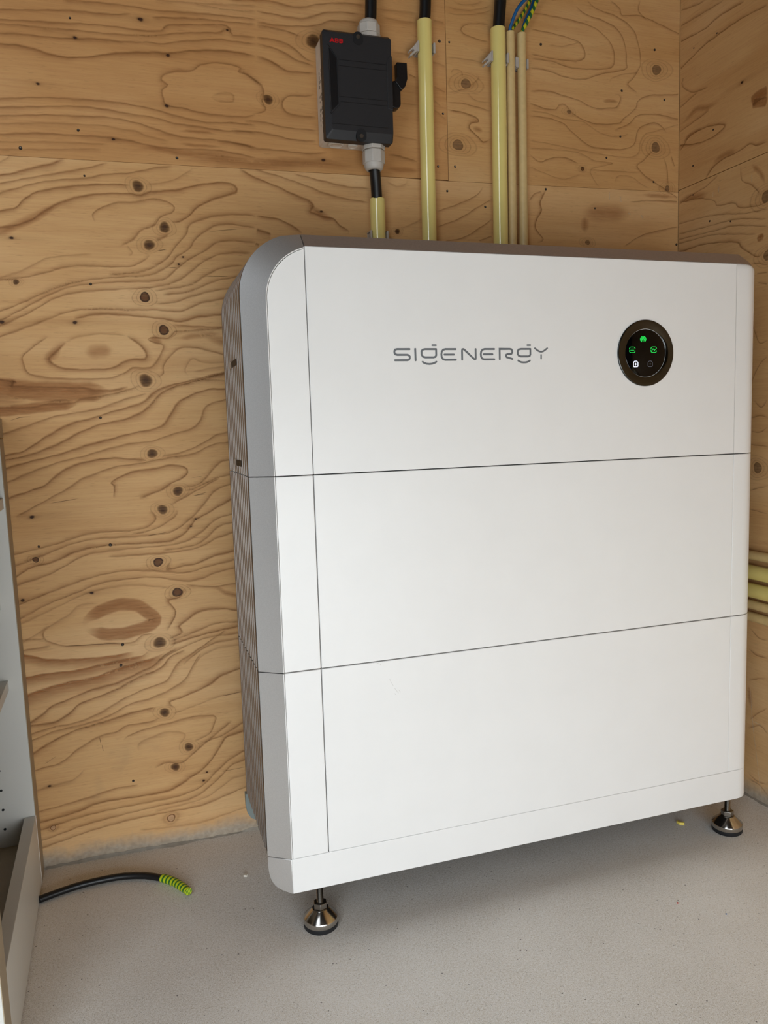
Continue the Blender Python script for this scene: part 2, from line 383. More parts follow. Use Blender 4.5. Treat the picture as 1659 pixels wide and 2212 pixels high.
# ---- figure of the plywood, traced in half millimetres on the wall planes: style, then along,height pairs
GRAIN_B = """
n -650,2745 -541,2757 -461,2766 -407,2768 -338,2770 -268,2779
n -472,2795 -355,2801 -262,2802 -196,2799 -124,2803 -26,2808 49,2810 130,2812
f -194,2830 -98,2836 1,2842 132,2854
f -74,2835 25,2830 131,2835
n -207,2777 -101,2787 -27,2791 38,2792 129,2796
n -653,2704 -588,2707 -523,2707 -433,2711 -365,2711 -296,2714 -201,2722 -128,2738 -54,2748 11,2757 24,2769 37,2772
n -652,2717 -565,2722 -477,2727 -405,2733 -313,2735 -248,2733 -181,2739 -158,2758 -77,2770 17,2780 42,2770 51,2753 127,2755
n -655,2677 -590,2681 -525,2681 -444,2685 -389,2691 -297,2693 -226,2699 -174,2700 -129,2712 -55,2724 5,2734 55,2733 126,2734
b -657,2646 -614,2647 -571,2643 -528,2633 -484,2627 -439,2630 -384,2640 -337,2652 -276,2662 -204,2671 -156,2674 -107,2685 -32,2696 43,2700 94,2697 124,2694
n 141,2601 91,2632 63,2639 71,2651 31,2659 -9,2659 -60,2648 -75,2635 -95,2625 -145,2618 -179,2605 -187,2588 -169,2575 -187,2557 -184,2531 -180,2515 -156,2509 -117,2506 -68,2498 -18,2495 43,2495 84,2499 115,2508
f -30,2548 -14,2561 36,2568 40,2544 -1,2538 -30,2548
n -670,2486 -560,2500 -470,2504 -356,2507 -286,2503 -215,2495 -167,2485 -119,2477 -45,2469 32,2475 113,2473
n -672,2461 -584,2470 -503,2479 -426,2484 -357,2481 -288,2474 -216,2470 -154,2457 -80,2453 5,2447 56,2451 112,2447
n -674,2436 -541,2450 -451,2454 -359,2458 -275,2449 -218,2435 -146,2418 -72,2415 3,2415 110,2402
f -675,2413 -521,2427 -430,2430 -370,2432 -333,2426 -277,2423 -244,2411 -172,2400
n -678,2381 -568,2393 -478,2395 -400,2397 -349,2396 -293,2391 -222,2380 -149,2378 -24,2382 108,2369
f -680,2359 -547,2369 -457,2372 -364,2376
f -681,2337 -549,2346 -412,2358 -384,2358
w6 -309,2356 -246,2373 -198,2372 -125,2363 -25,2365 108,2357
w9 -185,2339 -101,2346 0,2349 107,2347 344,2354
w3 -146,2434 -71,2437 -21,2434
w3 -148,2395 -74,2393 2,2396
b -687,2260 -643,2270 -598,2286 -552,2299 -520,2311 -497,2322
n -689,2235 -622,2253 -554,2269 -486,2285 -434,2298 -368,2319
n -691,2207 -624,2230 -578,2245 -510,2258 -436,2267 -380,2282 -299,2293 -226,2312 -167,2322
b -696,2152 -651,2165 -622,2193 -585,2216 -512,2234 -443,2245 -372,2252 -306,2254
b -699,2103 -655,2112 -609,2130 -562,2163 -515,2189 -459,2209 -398,2221 -313,2227 -279,2224 -240,2236 -156,2248 -91,2267 -4,2281 31,2272 36,2252 -6,2237 -58,2217 -100,2192 -127,2164 -157,2147 -182,2144
w7 -632,2122 -586,2146 -539,2176 -501,2195
n -418,2132 -426,2156 -401,2176 -353,2196 -290,2202 -242,2214 -193,2209 -170,2191 -180,2173 -216,2159 -237,2131 -277,2115 -307,2084 -342,2063 -352,2056
n 99,2177 42,2179 -35,2171 -87,2156 -126,2136 -137,2106 -166,2075 -193,2039 -220,2014 -270,1987 -319,1976 -391,1969
n 97,2137 15,2146 -37,2140 -79,2116 -113,2087 -127,2062 -169,2035 -185,2015 -221,1989 -271,1970 -344,1963 -439,1953 -510,1937 -580,1911 -650,1877 -719,1847
n 95,2088 12,2093 -40,2083 -82,2053 -114,2037 -166,2001 -208,1964 -258,1952 -345,1948 -440,1939 -511,1927 -581,1897 -652,1857 -721,1819
n 75,2054 10,2052 -42,2042 -95,2013 -148,1971 -199,1945 -274,1930 -370,1923 -489,1911 -559,1890 -630,1848 -700,1814
n 49,2012 -19,2003 -71,1981 -124,1947 -175,1933 -250,1921
n 5,1970 -47,1959 -99,1937 -151,1918 -226,1909
n -7,1934 -74,1922 -152,1898 -188,1885 -247,1879
n -24,1900 -102,1884 -154,1860 -189,1855 -253,1859 -327,1858 -422,1859 -516,1850 -633,1805
b -37,1846 -115,1838 -171,1822 -216,1829 -304,1838 -399,1844 -447,1841 -504,1828
n -257,2037 -278,2017 -318,1998 -389,1994 -460,1995 -515,1990 -576,1971 -636,1955 -689,1947
f -711,1951 -643,1976 -573,2014 -504,2026 -434,2033
n -194,2111 -200,2099 -235,2082
f -258,2257 -179,2274 -129,2301 -103,2320
t -87,1971 -5,1974
t -64,2119 45,2133
t -232,2050 -202,2056
t -201,1998 -171,1999
f -684,2299 -666,2310 -657,2319 -630,2326
f -328,2064 -310,2040 -325,2030
b -532,1755 -571,1718 -587,1699 -570,1679 -529,1668 -459,1666 -396,1671 -361,1690 -327,1698 -293,1700 -287,1718 -309,1748 -346,1775
w8 -552,1738 -587,1699 -579,1682
f -346,1775 -427,1780 -498,1770 -532,1755
n -586,1772 -658,1716 -664,1689 -653,1658 -609,1643 -531,1637 -413,1638 -364,1653 -334,1670 -299,1670 -270,1675 -243,1713 -231,1743 -260,1753 -279,1763 -259,1771 -214,1768 -193,1789 -168,1791
w8 -274,1766 -254,1761 -235,1753
w12 -483,1721 -431,1725 -388,1730
w5 -200,1766 -174,1769
W16 -737,1611 -648,1601 -557,1596 -464,1594 -416,1598
b -735,1637 -691,1629 -706,1617 -625,1612 -491,1607 -454,1598 -392,1599 -352,1610
W9 -743,1538 -675,1543 -607,1550 -513,1558
n -742,1548 -652,1548 -606,1557 -522,1560 -503,1571 -417,1583 -343,1602 -318,1614
w8 -740,1570 -651,1565
t -719,1506 -686,1517 -654,1519
n -721,1472 -666,1490 -586,1517 -515,1528 -443,1541 -369,1567 -295,1586
b -731,1399 -685,1409 -642,1435 -614,1453 -541,1491 -469,1509 -420,1525 -347,1544 -301,1561 -275,1586 -229,1608 -157,1625
b -732,1384 -663,1398 -593,1423 -554,1441 -520,1460 -447,1488 -374,1501 -323,1520 -287,1545 -255,1580 -209,1605 -152,1620
b -732,1359 -665,1376 -571,1397 -499,1419 -426,1437 -352,1455 -277,1468 -246,1482 -219,1518 -197,1551 -155,1576 -92,1596 -38,1597
n -731,1315 -668,1341 -573,1372 -501,1387 -428,1407 -354,1422 -290,1427 -228,1446 -151,1467 -124,1495 -100,1541 -39,1561
b -728,1265 -672,1282 -625,1299 -585,1332 -527,1360 -430,1376 -358,1370 -308,1366
n -258,1376 -191,1387 -128,1411 -75,1440 -35,1450
n -599,1263 -556,1285 -521,1309 -472,1327 -408,1347 -334,1354 -309,1358 -233,1370 -156,1380 -87,1409 -37,1415
b -420,1242 -417,1283 -426,1294 -385,1318 -335,1331 -290,1334 -234,1344 -189,1337 -177,1318 -196,1298 -228,1286 -264,1264 -341,1237
n -32,1354 -69,1345 -114,1299 -141,1276 -193,1266
n -35,1303 -83,1292 -163,1259 -189,1255
w9 -42,1759 -88,1772 -112,1789
n -42,1715 -110,1733 -161,1738 -197,1723 -235,1677 -236,1652 -257,1637
f -35,1686 -103,1687 -138,1700 -159,1677 -166,1656 -151,1640
f -140,1656 -88,1666 -36,1673
f -146,1640 -90,1629 -39,1626
n -197,1812 -167,1809 -106,1806 -40,1805
t -166,1299 -129,1301
t -164,1235 -117,1246
n -31,1271 -85,1252 -113,1224 -151,1181 -195,1144 -248,1115 -324,1110 -423,1110 -496,1110 -569,1097 -641,1072 -712,1048
b -34,1217 -88,1190 -126,1169 -163,1152 -169,1142 -202,1107 -250,1086 -326,1084 -425,1086 -498,1082 -556,1071 -620,1045 -691,1031 -722,1013
n -34,1165 -90,1150 -145,1108 -199,1080 -261,1071 -352,1070 -451,1067 -524,1058 -598,1022 -646,1001 -717,982
n -33,1135 -81,1125 -147,1073 -210,1059 -277,1054
n -34,1100 -94,1083 -159,1055 -252,1046 -353,1046 -452,1047
b -35,1034 -108,1021 -162,1001 -214,995 -266,988 -249,1014
n -37,1002 -126,987 -205,972 -307,987 -406,995 -505,983 -602,956 -713,920
n -36,974 -100,963 -154,946 -207,943 -308,965 -383,967 -482,960 -556,936 -653,904 -716,874
f -259,923 -310,933 -385,945 -459,942 -533,928 -607,899 -679,870
n -218,1193 -230,1167 -298,1130 -374,1117
n -309,1194 -291,1166 -317,1141 -373,1130 -446,1132 -519,1127 -616,1101 -710,1083
n -195,1231 -227,1215 -242,1208
W11 -540,816 -534,839 -503,859 -453,877 -413,882 -369,872 -338,847 -314,821 -325,803 -369,790 -420,781 -469,784 -508,795 -534,808 -540,818
n -649,831 -669,814 -662,785 -607,760 -545,755 -471,752 -397,746 -361,766 -320,772
f -649,831 -585,865 -550,893 -491,893
n -717,794 -666,791
n -706,761 -649,765
t -607,759 -520,754 -432,749
n -207,929 -145,918 -103,914 -36,919
b -208,918 -230,888 -267,878 -244,840 -262,799 -278,773
w5 -145,918 -103,908 -72,889 -38,875
b -38,822 -91,833 -160,832 -204,809 -236,785 -227,765 -259,749 -275,743
n -40,780 -110,782 -191,758 -270,734
b -38,763 -112,754 -192,741 -271,723
n -37,738 -139,735 -220,712 -284,686 -326,664
n -38,718 -125,711 -196,675 -229,646
f -36,695 -115,691 -170,667 -192,639
t -159,1237 -117,1240
t -172,1091 -130,1091
t -319,1110 -258,1116
t -615,1238 -530,1248
V10 -721,740 -653,718 -548,708 -450,707 -384,715
V11 -725,667 -670,671 -575,671 -501,681 -436,689 -365,696 -338,715
V14 -724,609 -674,621 -616,632 -548,636 -503,643 -448,660 -377,673 -320,685 -283,703
b -721,519 -690,536 -664,558 -605,577 -531,599 -451,612 -379,638 -326,659 -294,687 -246,709
b -723,503 -658,504 -614,524 -573,556 -533,567 -457,589 -380,622 -307,645 -274,679 -220,701
n -720,476 -660,488 -587,493 -512,515 -435,553 -357,580 -289,599 -249,654 -195,686
n -719,455 -661,472 -558,484 -488,500 -411,533 -354,541 -281,564 -226,596 -203,632 -169,683
b -720,412 -663,441 -589,467 -489,484 -413,500 -331,508
b -32,610 -104,591 -149,563 -230,535 -283,520 -269,496
n -708,351 -645,362 -594,397 -517,434 -467,440 -426,458 -359,459 -323,468
f -40,523 -108,518 -195,496 -275,477
t -40,523 -103,517
n -444,406 -428,420 -392,431 -340,440 -277,447 -208,456 -133,448 -138,414 -159,383 -208,368
f -396,359 -394,387 -342,406 -289,415 -238,396 -256,365
n -37,408 -105,375 -160,361 -198,353
b -39,376 -94,365 -118,337 -135,311 -176,266 -231,235 -302,202 -406,198 -533,199 -609,180 -707,166
n -31,306 -88,280 -139,242 -196,195 -277,175 -382,171 -510,167 -610,158 -684,145
n -33,271 -84,256 -141,208 -225,160 -357,150 -486,140 -587,129 -662,113
t -35,242 -117,239
f -36,213 -86,204 -171,156 -252,142 -358,133
n -38,167 -117,146 -200,126 -307,123 -437,119 -564,105 -664,86
n -709,205 -655,211 -556,226 -480,240 -404,240
f -37,90 -121,76 -203,63 -310,66 -414,75
n -188,342 -254,296 -306,305 -349,290
f -674,285 -610,296 -574,328
t -697,365 -660,386
t -520,431 -517,406
t -514,401 -511,381
n 42,2861 113,2869 185,2875 232,2868 284,2868 339,2884 420,2899 514,2903
n 131,2837 183,2835 246,2832 299,2835 364,2860 436,2871 491,2870
n 130,2803 202,2801 282,2808 336,2817 391,2838 490,2845
n 129,2792 181,2791 244,2784 280,2773
n 127,2755 200,2752 252,2735 293,2705 325,2699
n 126,2734 147,2733 209,2721 261,2697 325,2684
b 124,2694 176,2683 222,2660 275,2659 324,2663
n 71,2641 111,2622 138,2603 143,2581 139,2551 148,2525 105,2506
n 321,2593 288,2582 235,2579 207,2557 211,2533 242,2518 323,2517
n 73,2483 135,2486 214,2475 322,2474
n 30,2448 92,2452 160,2448 239,2437 320,2438
n -22,2412 54,2410 105,2399 184,2398 264,2395 318,2397 357,2405
w8 77,2362 182,2362 317,2365 484,2360
w5 570,2363 699,2364
f 565,2897 645,2899 708,2899
f 606,2759 652,2759 698,2748
n 662,2693 696,2683
f 624,2590 700,2592
f 603,2479 696,2470
n 578,2414 630,2409 694,2395
f 760,2613 788,2595
f 575,2873 644,2866 702,2868
b 50,2328 100,2304 178,2278 231,2256 284,2238 300,2219 288,2202 326,2189 370,2181 392,2161 425,2141 425,2130
w6 284,2238 300,2213 337,2189 381,2176
n 102,2329 180,2314 286,2285 340,2267 424,2251 503,2245
n 234,2325 342,2306 425,2293 507,2293
b 99,2177 173,2171 226,2148 258,2128
b 97,2134 149,2119
n 94,2087 105,2081
f 622,2161 682,2185 701,2202
f 569,2323 609,2305 645,2317 651,2334
f 821,2939 857,2933 912,2937 967,2952 992,2966
f 821,2916 881,2918 954,2932 998,2951
f 840,2960 882,2952 931,2961 961,2975
n 985,2896 911,2890 874,2873 880,2855 928,2842 984,2835
f 811,2766 908,2766 988,2758
f 828,2710 840,2727 871,2724 876,2704
f 814,2645 875,2661 919,2687 938,2710 920,2719
n 814,2610 874,2613 985,2596
f 894,2652 924,2628 986,2626
f 761,2885 808,2880
f 757,2744 808,2734
f 761,2661 808,2644
f 759,2581 788,2563 806,2551
b 813,2586 874,2581 923,2569 935,2554 904,2546 897,2529 915,2514 934,2499 952,2484 984,2498
w5 910,2530 953,2523
n 1149,2959 1226,2958 1325,2953 1425,2938 1494,2895 1514,2853 1508,2807 1446,2789 1324,2782 1245,2796 1154,2797
n 1345,3005 1392,2980 1459,2969 1528,2944 1563,2892 1570,2830 1563,2801 1459,2774 1378,2746 1297,2746 1225,2761 1147,2764
n 1155,2900 1226,2898 1325,2887 1371,2870 1385,2833 1358,2811 1258,2806 1154,2813
f 1226,2854 1291,2856 1365,2881
n 1392,3033 1439,3006 1528,2989 1598,2952 1626,2893 1634,2826 1599,2771 1577,2746 1620,2721
n 1494,3046 1542,3018 1549,2997 1626,3006 1711,2988 1769,2972
n 1632,3063 1625,3023 1668,2989
n 1146,2682 1224,2689 1290,2679 1357,2668 1425,2646 1494,2652 1529,2661 1543,2697 1522,2706
w4 1459,2675 1536,2679
n 1145,2640 1204,2626 1256,2625 1270,2643 1296,2646 1323,2626 1343,2611 1425,2589 1529,2598 1557,2618 1613,2663 1620,2687 1670,2714 1771,2727
f 1145,2613 1223,2609 1289,2595 1377,2591 1438,2562 1494,2549 1557,2554 1578,2567
n 1145,2593 1223,2592 1289,2578 1323,2553 1363,2527 1411,2503 1494,2500 1564,2506 1607,2529 1621,2577 1656,2603 1714,2614 1758,2582
n 1515,2571 1585,2603 1620,2635 1707,2648 1772,2642
f 1144,2505 1222,2500 1322,2490 1459,2478 1564,2474 1621,2489 1635,2537 1657,2568 1707,2584
f 1143,2477 1255,2480 1356,2476 1425,2452 1508,2446 1411,2417 1431,2372 1452,2350
n 1143,2455 1189,2430 1222,2443 1288,2454 1356,2436
f 1143,2410 1221,2387 1288,2374 1363,2396
f 1397,2416 1529,2419 1629,2420
f 1515,2371 1536,2402 1600,2400 1636,2379 1680,2364
n 1693,2506 1650,2468 1621,2443 1658,2410 1701,2389
n 1744,2486 1760,2452 1768,2381
f 1494,2743 1501,2761 1556,2783 1634,2797
b 1214,2330 1187,2283 1193,2255 1173,2220 1166,2185 1199,2147 1172,2131
w18 1362,2249 1459,2257 1601,2261
w9 1383,2242 1382,2178
n 1586,2305 1673,2316 1776,2319
w4 1636,2336 1775,2336
n 1558,2132 1637,2177 1710,2198 1777,2213
n 762,2227 836,2253 917,2290 949,2325
n 760,2172 847,2204 929,2252 986,2283
n 759,2117 864,2138 940,2181 985,2211
n 927,2130 984,2149
n 1141,2286 1161,2310 1194,2323
p 1494,2341 1494,2306
p 1543,2323 1547,2303
p 1579,2263 1590,2258
p 1641,2258 1648,2246
n 1781,2495 1797,2456"""
KNOTS_B = "-241,2766,6.2,s -559,2540,4.0,s -162,2666,4.7,s 33,2766,3.1,s -175,2509,5.0,s -441,2688,4.7,s -347,2392,4.0,s 158,2560,15.5,d -281,2252,17.1,d -205,2126,16.3,d -257,2068,16.3,d -669,2073,4.7,s -666,1939,8.5,d -281,1900,14.7,k -227,1794,14.7,k -716,1815,5.4,s -502,1816,5.4,s -151,2033,3.1,s -166,2009,3.1,s -295,1629,20.2,d -289,1386,15.5,d -213,1255,15.5,d -267,1195,15.5,d -292,1016,14.0,k -235,906,14.7,k -304,736,19.4,d -675,1196,5.4,s -674,1056,8.5,k -511,930,4.7,s -723,926,5.0,s -159,1156,2.8,s -176,1131,2.8,s -302,486,15.5,d -228,349,14.7,d -278,284,14.0,d -688,286,4.0,s -303,99,12.4,p -687,138,7.8,p -171,246,3.1,s -184,217,3.9,s 323,2763,23.2,d 887,2682,17.1,g 851,2466,18.6,g 1708,2814,18.6,g 1706,2521,18.6,g 1314,2622,7.8,g 1763,2368,10.8,g 1394,2142,9.3,g 607,2149,9.3,d 1372,2417,7.0,k 342,2377,5.4,s 328,2204,3.9,s"
SCREWS_B = "-452,2745 -623,2345 -152,2349 -451,2412 -442,2274 -446,1938 -445,1510 -442,1087 -425,743 -435,672 -421,257 -662,1098 787,2817 825,2818 771,2385 838,2389 805,2301 1212,2332 1196,2852 1699,2888 1549,2721 1543,2550 1698,2389 1480,2466 795,2570 957,2253 1746,2705 1810,2151 1428,2273"
GRAIN_R = """
n 668,3043 572,3020 536,3017
n 571,2978 466,2969 440,2969
b 644,2926 534,2914 465,2923 336,2914
b 605,2842 540,2856 484,2859 430,2862 334,2861 228,2848
n 657,2786 664,2760 603,2711 515,2696
n 640,2687 566,2702
w6 616,2629 579,2640 507,2622 445,2622
n 615,2595 507,2608
b 645,2532 615,2551 541,2554 477,2544 423,2524 470,2506 540,2506 599,2516 645,2529
w4 653,2539 615,2556 541,2559
b 523,2361 488,2389 433,2405 354,2407 298,2415 261,2399 214,2396
w6 488,2408 434,2419 354,2416
W10 295,2554 265,2564 219,2566
W8 289,2549 253,2540 218,2531
n 649,2313 596,2324 522,2332 453,2355
w8 566,2310 500,2302
n 633,2309 558,2299 471,2265 457,2245 369,2231 343,2208 267,2192 208,2190
n 340,2353 332,2301 281,2268 250,2232 268,2219
w5 290,2346 240,2295 221,2255
n 632,2228 520,2220 415,2203 317,2180 208,2168
n 631,2188 519,2181 394,2174 316,2162 206,2132
n 593,2164 448,2154 367,2149 206,2108
n 593,2149 483,2143 380,2122 258,2093
b 630,2119 518,2117 359,2089 326,2061 250,2013 226,2026
W8 243,2092 233,2063
p 284,2306 284,2282
p 448,2316 451,2288
p 479,2301 482,2283
n 286,1993 249,1990 202,1976
n 254,1955 201,1949
n 247,1922 200,1909
n 254,1505 216,1478 186,1507
n 270,1438 226,1448 184,1441
n 269,1395 224,1387 183,1408
n 268,1344 181,1337
n 268,1173 177,1196
n 266,1103 174,1095
n 269,1564 231,1628 191,1657
n 268,1780 233,1710 192,1714
n 250,656 206,628 161,628
n 255,575 211,559 159,562
n 252,450 194,474 156,485
w6 251,433 234,347
n 240,299 205,334 153,375
n 247,262 189,294 150,275
n 242,88 197,73 145,84
n 241,65 182,62 143,39
p 242,430 225,293 200,158 176,30
p 222,300 182,297"""
KNOTS_R = "213,2212,20.2,g 203,2010,17.1,g 227,1259,18.6,g 340,2642,4.7,s"
SCREWS_R = "472,2869 598,2872 595,2433 593,2322 497,2198 386,2170 484,2530"

# ------------------------------------------------------------------ the room
WY = 0.3395; WX = 0.9091; XL = -2.35; YB = -1.65; ZC = 2.42
ZS_L = 1.1650; XS = 0.4055

toB = lambda a, z, l: (a, WY - l, z)
LINE_STYLE = {'n': (1.20, 0.43), 'f': (1.2, 0.25), 'b': (1.45, 0.58)}
GRAIN_COL = rgb(156, 102, 54)[:3]; BAND_COL = rgb(168, 108, 56)[:3]; RIM_COL = rgb(118, 70, 34)[:3]
def add_marks(name_mat_objs, data, to3, choose):
    """traced softwood figure laid into each sheet's own mesh as a stain layer 0.15 mm proud"""
    rnd = random.Random(5)
    for line in data.strip().splitlines():
        p = line.split(); st = p[0]; pts = [tuple(float(c) / 2000 for c in q.split(',')) for q in p[1:]]
        cx = sum(q[0] for q in pts) / len(pts); cz = sum(q[1] for q in pts) / len(pts)
        tgt = choose(cx, cz)
        if to3 is toB:
            for e in (0, -1):
                a_, b_ = Vector(pts[e]), Vector(pts[1 if e == 0 else -2]); d_ = (a_ - b_).normalized()
                if st[0] not in 'tp' and ((a_.x < -0.27 and d_.x < -0.7) or (-0.10 < a_.x < 0.04 and a_.y < 1.0 and d_.x > 0.7)):
                    n_ = tuple(a_ + d_ * 0.07); pts = [n_] + pts if e == 0 else pts + [n_]
        lim = 0.9055 if to3 is toB else 0.3360
        for e in (0, -1):
            a_, b_ = Vector(pts[e]), Vector(pts[1 if e == 0 else -2]); d_ = (a_ - b_).normalized()
            if st[0] not in 'tpW' and a_.x > lim - 0.06 and d_.x > 0.84 and a_.x < lim:
                n_ = tuple(a_ + d_ * ((lim - a_.x) / d_.x)); pts = [n_] + pts if e == 0 else pts + [n_]
        P = catmull(pts, 0.004)
        ph = rnd.random() * 50; lay = 0.00015
        if st in LINE_STYLE:
            w, a = LINE_STYLE[st]; w *= 0.001 * (0.62 if (to3 is not toB or cx > 0.42) else 1.0)
            prof = [(-1.9 * w, 0), (-1.0 * w, a * 0.35), (-0.2 * w, a), (0.5 * w, a * 0.92), (1.5 * w, a * 0.48), (3.5 * w, a * 0.18), (6.5 * w, 0)]; col = GRAIN_COL
            lay = 0.00022
        elif st == 't': prof = [(-0.0005, 0), (0, 0.85), (0.0005, 0)]; col = rgb(70, 42, 22)[:3]; lay = 0.0003
        elif st == 'p': prof = [(-0.0009, 0), (-0.0002, 0.6), (0.0004, 0.6), (0.0009, 0)]; col = rgb(236, 212, 176)[:3]; lay = 0.0003
        else:
            k = float(st[1:]) * 0.00078; col = BAND_COL
            if st[0] == 'w': prof = [(-1.5 * k, 0), (-0.8 * k, 0.22), (0, 0.42), (0.8 * k, 0.22), (1.5 * k, 0)]
            elif st[0] == 'W': prof = [(-1.4 * k, 0), (-k, 0.5), (0, 0.62), (k, 0.5), (1.4 * k, 0)]
            else: prof = [(-0.3 * k, 0), (0.0, 0.75), (k * 0.5, 0.5), (1.3 * k, 0.25), (2.2 * k, 0)]
        m = len(P); rows = []
        for i, q in enumerate(P):
            t = (P[min(i + 1, m - 1)] - P[max(i - 1, 0)]).normalized()
            nv = Vector((t.y, -t.x)) * (1 if t.x >= 0 else 1)
            if t.x < 0: nv = nv
            s = i * 0.004
            wob = 0.0003 * math.sin(s * 230 + ph) + 0.00015 * math.sin(s * 610 + ph * 2)
            if st[0] in 'tp': wob = 0
            wid = 1 + 0.25 * math.sin(s * 45 + ph) + 0.08 * math.sin(s * 190 + ph)
            fade = min(1.0, i / 3.0, (m - 1 - i) / 3.0) if m > 8 else (0.0 if i in (0, m - 1) else 1.0)
            if m <= 3: fade = 1.0
            if q.x > lim - 0.012: fade = 1.0
            if st[0] in 'wWV':
                e = min(i, m - 1 - i) / max(1.0, (m - 1) * (0.35 if st[0] == 'w' else 0.12)); e = min(1.0, e); fade = e * e * (3 - 2 * e)
            kk = (0.35 + 0.65 * fade) if st[0] in 'wWV' else 1.0
            rows.append([(q + nv * (o * kk * (wid if st[0] not in 'WVw' else 1) + wob), a * fade) for o, a in prof])
        put(tgt, rows, col, lay, to3)
def put(tgt, rows, col, lay, to3, closed=False, cols=None):
    n = len(rows[0]); o = len(tgt['v'])
    for r in rows:
        for j, (q, a) in enumerate(r):
            tgt['v'].append(to3(q[0], q[1], lay)); c = cols[j] if cols else col
            tgt['c'].append((c[0], c[1], c[2], a))
    R = len(rows)
    for i in range(R if closed else R - 1):
        i2 = (i + 1) % R
        for j in range(n - 1): tgt['f'].append((o + i * n + j, o + i * n + j + 1, o + i2 * n + j + 1, o + i2 * n + j))
KCOL = {'d': (rgb(74, 44, 20), rgb(104, 68, 34), rgb(150, 110, 64)), 'k': (rgb(112, 70, 36), rgb(96, 58, 28), rgb(64, 38, 20)),
        'g': (rgb(128, 96, 66), rgb(136, 104, 74), rgb(112, 80, 50)), 's': (rgb(60, 32, 16), rgb(80, 44, 22), rgb(140, 90, 48)),
        'p': (rgb(206, 164, 122), rgb(210, 168, 126), rgb(128, 76, 40))}
def add_knots(data, to3, choose):
    rnd = random.Random(11)
    for it in data.split():
        x, z, r, k = it.split(','); x = float(x) / 2000; z = float(z) / 2000; r = float(r) / 2000
        c0, c1, c2 = [c[:3] for c in KCOL[k]]
        hal = rgb(150, 104, 58)[:3]
        if k == 'd': lev = [(0, .95, c0), (.3, .92, c0), (.62, .85, c1), (.85, .75, c1), (1.0, .45, c2), (1.12, .12, hal), (1.28, .12, hal), (1.34, .45, hal), (1.42, .12, hal), (1.7, .1, hal), (1.76, .35, hal), (1.84, .05, hal), (2.3, 0, hal)]
        elif k == 'k': lev = [(0, .9, c0), (.5, .9, c0), (.8, .92, c1), (.92, 1, c2), (1.04, .9, c2), (1.12, .15, hal), (1.4, .12, hal), (1.46, .5, hal), (1.55, .12, hal), (1.85, .1, hal), (1.92, .45, hal), (2.0, .05, hal), (2.4, 0, hal)]
        elif k == 'g': lev = [(0, .7, c1), (.5, .6, c0), (.9, .62, c0), (1.0, .7, c2), (1.08, .12, hal), (1.3, .1, hal), (1.36, .5, hal), (1.44, .1, hal), (1.75, .08, hal), (1.82, .45, hal), (1.9, .05, hal), (2.2, .05, hal), (2.27, .32, hal), (2.4, 0, hal)]
        elif k == 'p': lev = [(0, .8, c0), (.85, .8, c1), (.95, .95, c2), (1.08, .9, c2), (1.2, .2, hal), (1.6, .4, hal), (1.9, .1, hal), (2.4, 0, hal)]
        else: lev = [(0, .95, c0), (.8, .92, c0), (1.1, .6, c1), (1.5, .3, c2), (2.6, .12, hal), (5, 0, hal)]
        lev = [(q, al * (1.0 if q <= 1.05 else 0.62), cc) for q, al, cc in lev]
        ph = rnd.random() * 6; rows = []
        for i in range(64):
            a = 2 * PI * i / 64; row = []
            for q, al, cc in lev:
                wob = 1 + (0.06 * math.sin(2 * a + ph) + 0.05 * math.sin(3 * a + 2 * ph) + 0.012 * math.sin(7 * a + ph)) * min(1, q)
                ex = 1.0 + (0.5 * max(0, q - 1.0) if k in 'dkgp' else (0.35 * q * q * 0.6))
                row.append(((x + math.cos(a) * q * r * wob * ex, z + math.sin(a) * q * r * wob * (1.0 if k != 's' else 1 / (1 + .12 * q))), al))
            rows.append(row)
        put(choose(x, z), rows, None, 0.0004 if k != 's' else 0.00045, to3, closed=True, cols=[l[2] for l in lev])

def sheet(name, parent, mat, mb, tgt):
    """one plywood sheet: the board itself plus its figure as a second material slot"""
    o0 = len(mb.v); nf = len(mb.f)
    mb.v += tgt['v']; mb.f += [tuple(i + o0 for i in f) for f in tgt['f']]; mb.mi += [1] * len(tgt['f'])
    me = bpy.data.meshes.new(name); me.from_pydata(mb.v, [], mb.f)
    me.materials.append(mat); me.materials.append(M['figure'])
    me.polygons.foreach_set('material_index', mb.mi)
    ca = me.color_attributes.new('figure', 'FLOAT_COLOR', 'POINT')
    flat = [0.0] * (4 * o0)
    for c in tgt['c']: flat += c
    ca.data.foreach_set('color', flat)
    me.update(); o = bpy.data.objects.new(name, me); C.objects.link(o); o.parent = parent
    return o
def new_t(): return {'v': [], 'f': [], 'c': []}

# back wall: dark membrane behind three sheets
mb = MB().box(XL - 0.1, WX + 0.1, WY + 0.012, WY + 0.06, -0.05, ZC)
wall_back = structure(mb.build('wall_back', M['gap'], smooth=0))
tA, tB, tC = new_t(), new_t(), new_t()
seamL = lambda x: 1.1646 + 0.0137 * x
seamR = lambda x: 1.1685 + 0.0197 * (x - XS)
chooseB = lambda x, z: (tC if z < (seamL(x) if x < XS else seamR(x)) else (tA if x < XS else tB))
add_marks(None, GRAIN_B, toB, chooseB); add_knots(KNOTS_B, toB, chooseB)
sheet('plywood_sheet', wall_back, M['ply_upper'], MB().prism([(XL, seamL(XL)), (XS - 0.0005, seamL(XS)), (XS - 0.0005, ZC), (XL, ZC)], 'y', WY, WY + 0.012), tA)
sheet('plywood_sheet', wall_back, M['ply_right'], MB().prism([(XS + 0.0005, seamR(XS)), (WX - 0.0008, seamR(WX)), (WX - 0.0008, ZC), (XS + 0.0005, ZC)], 'y', WY, WY + 0.012), tB)
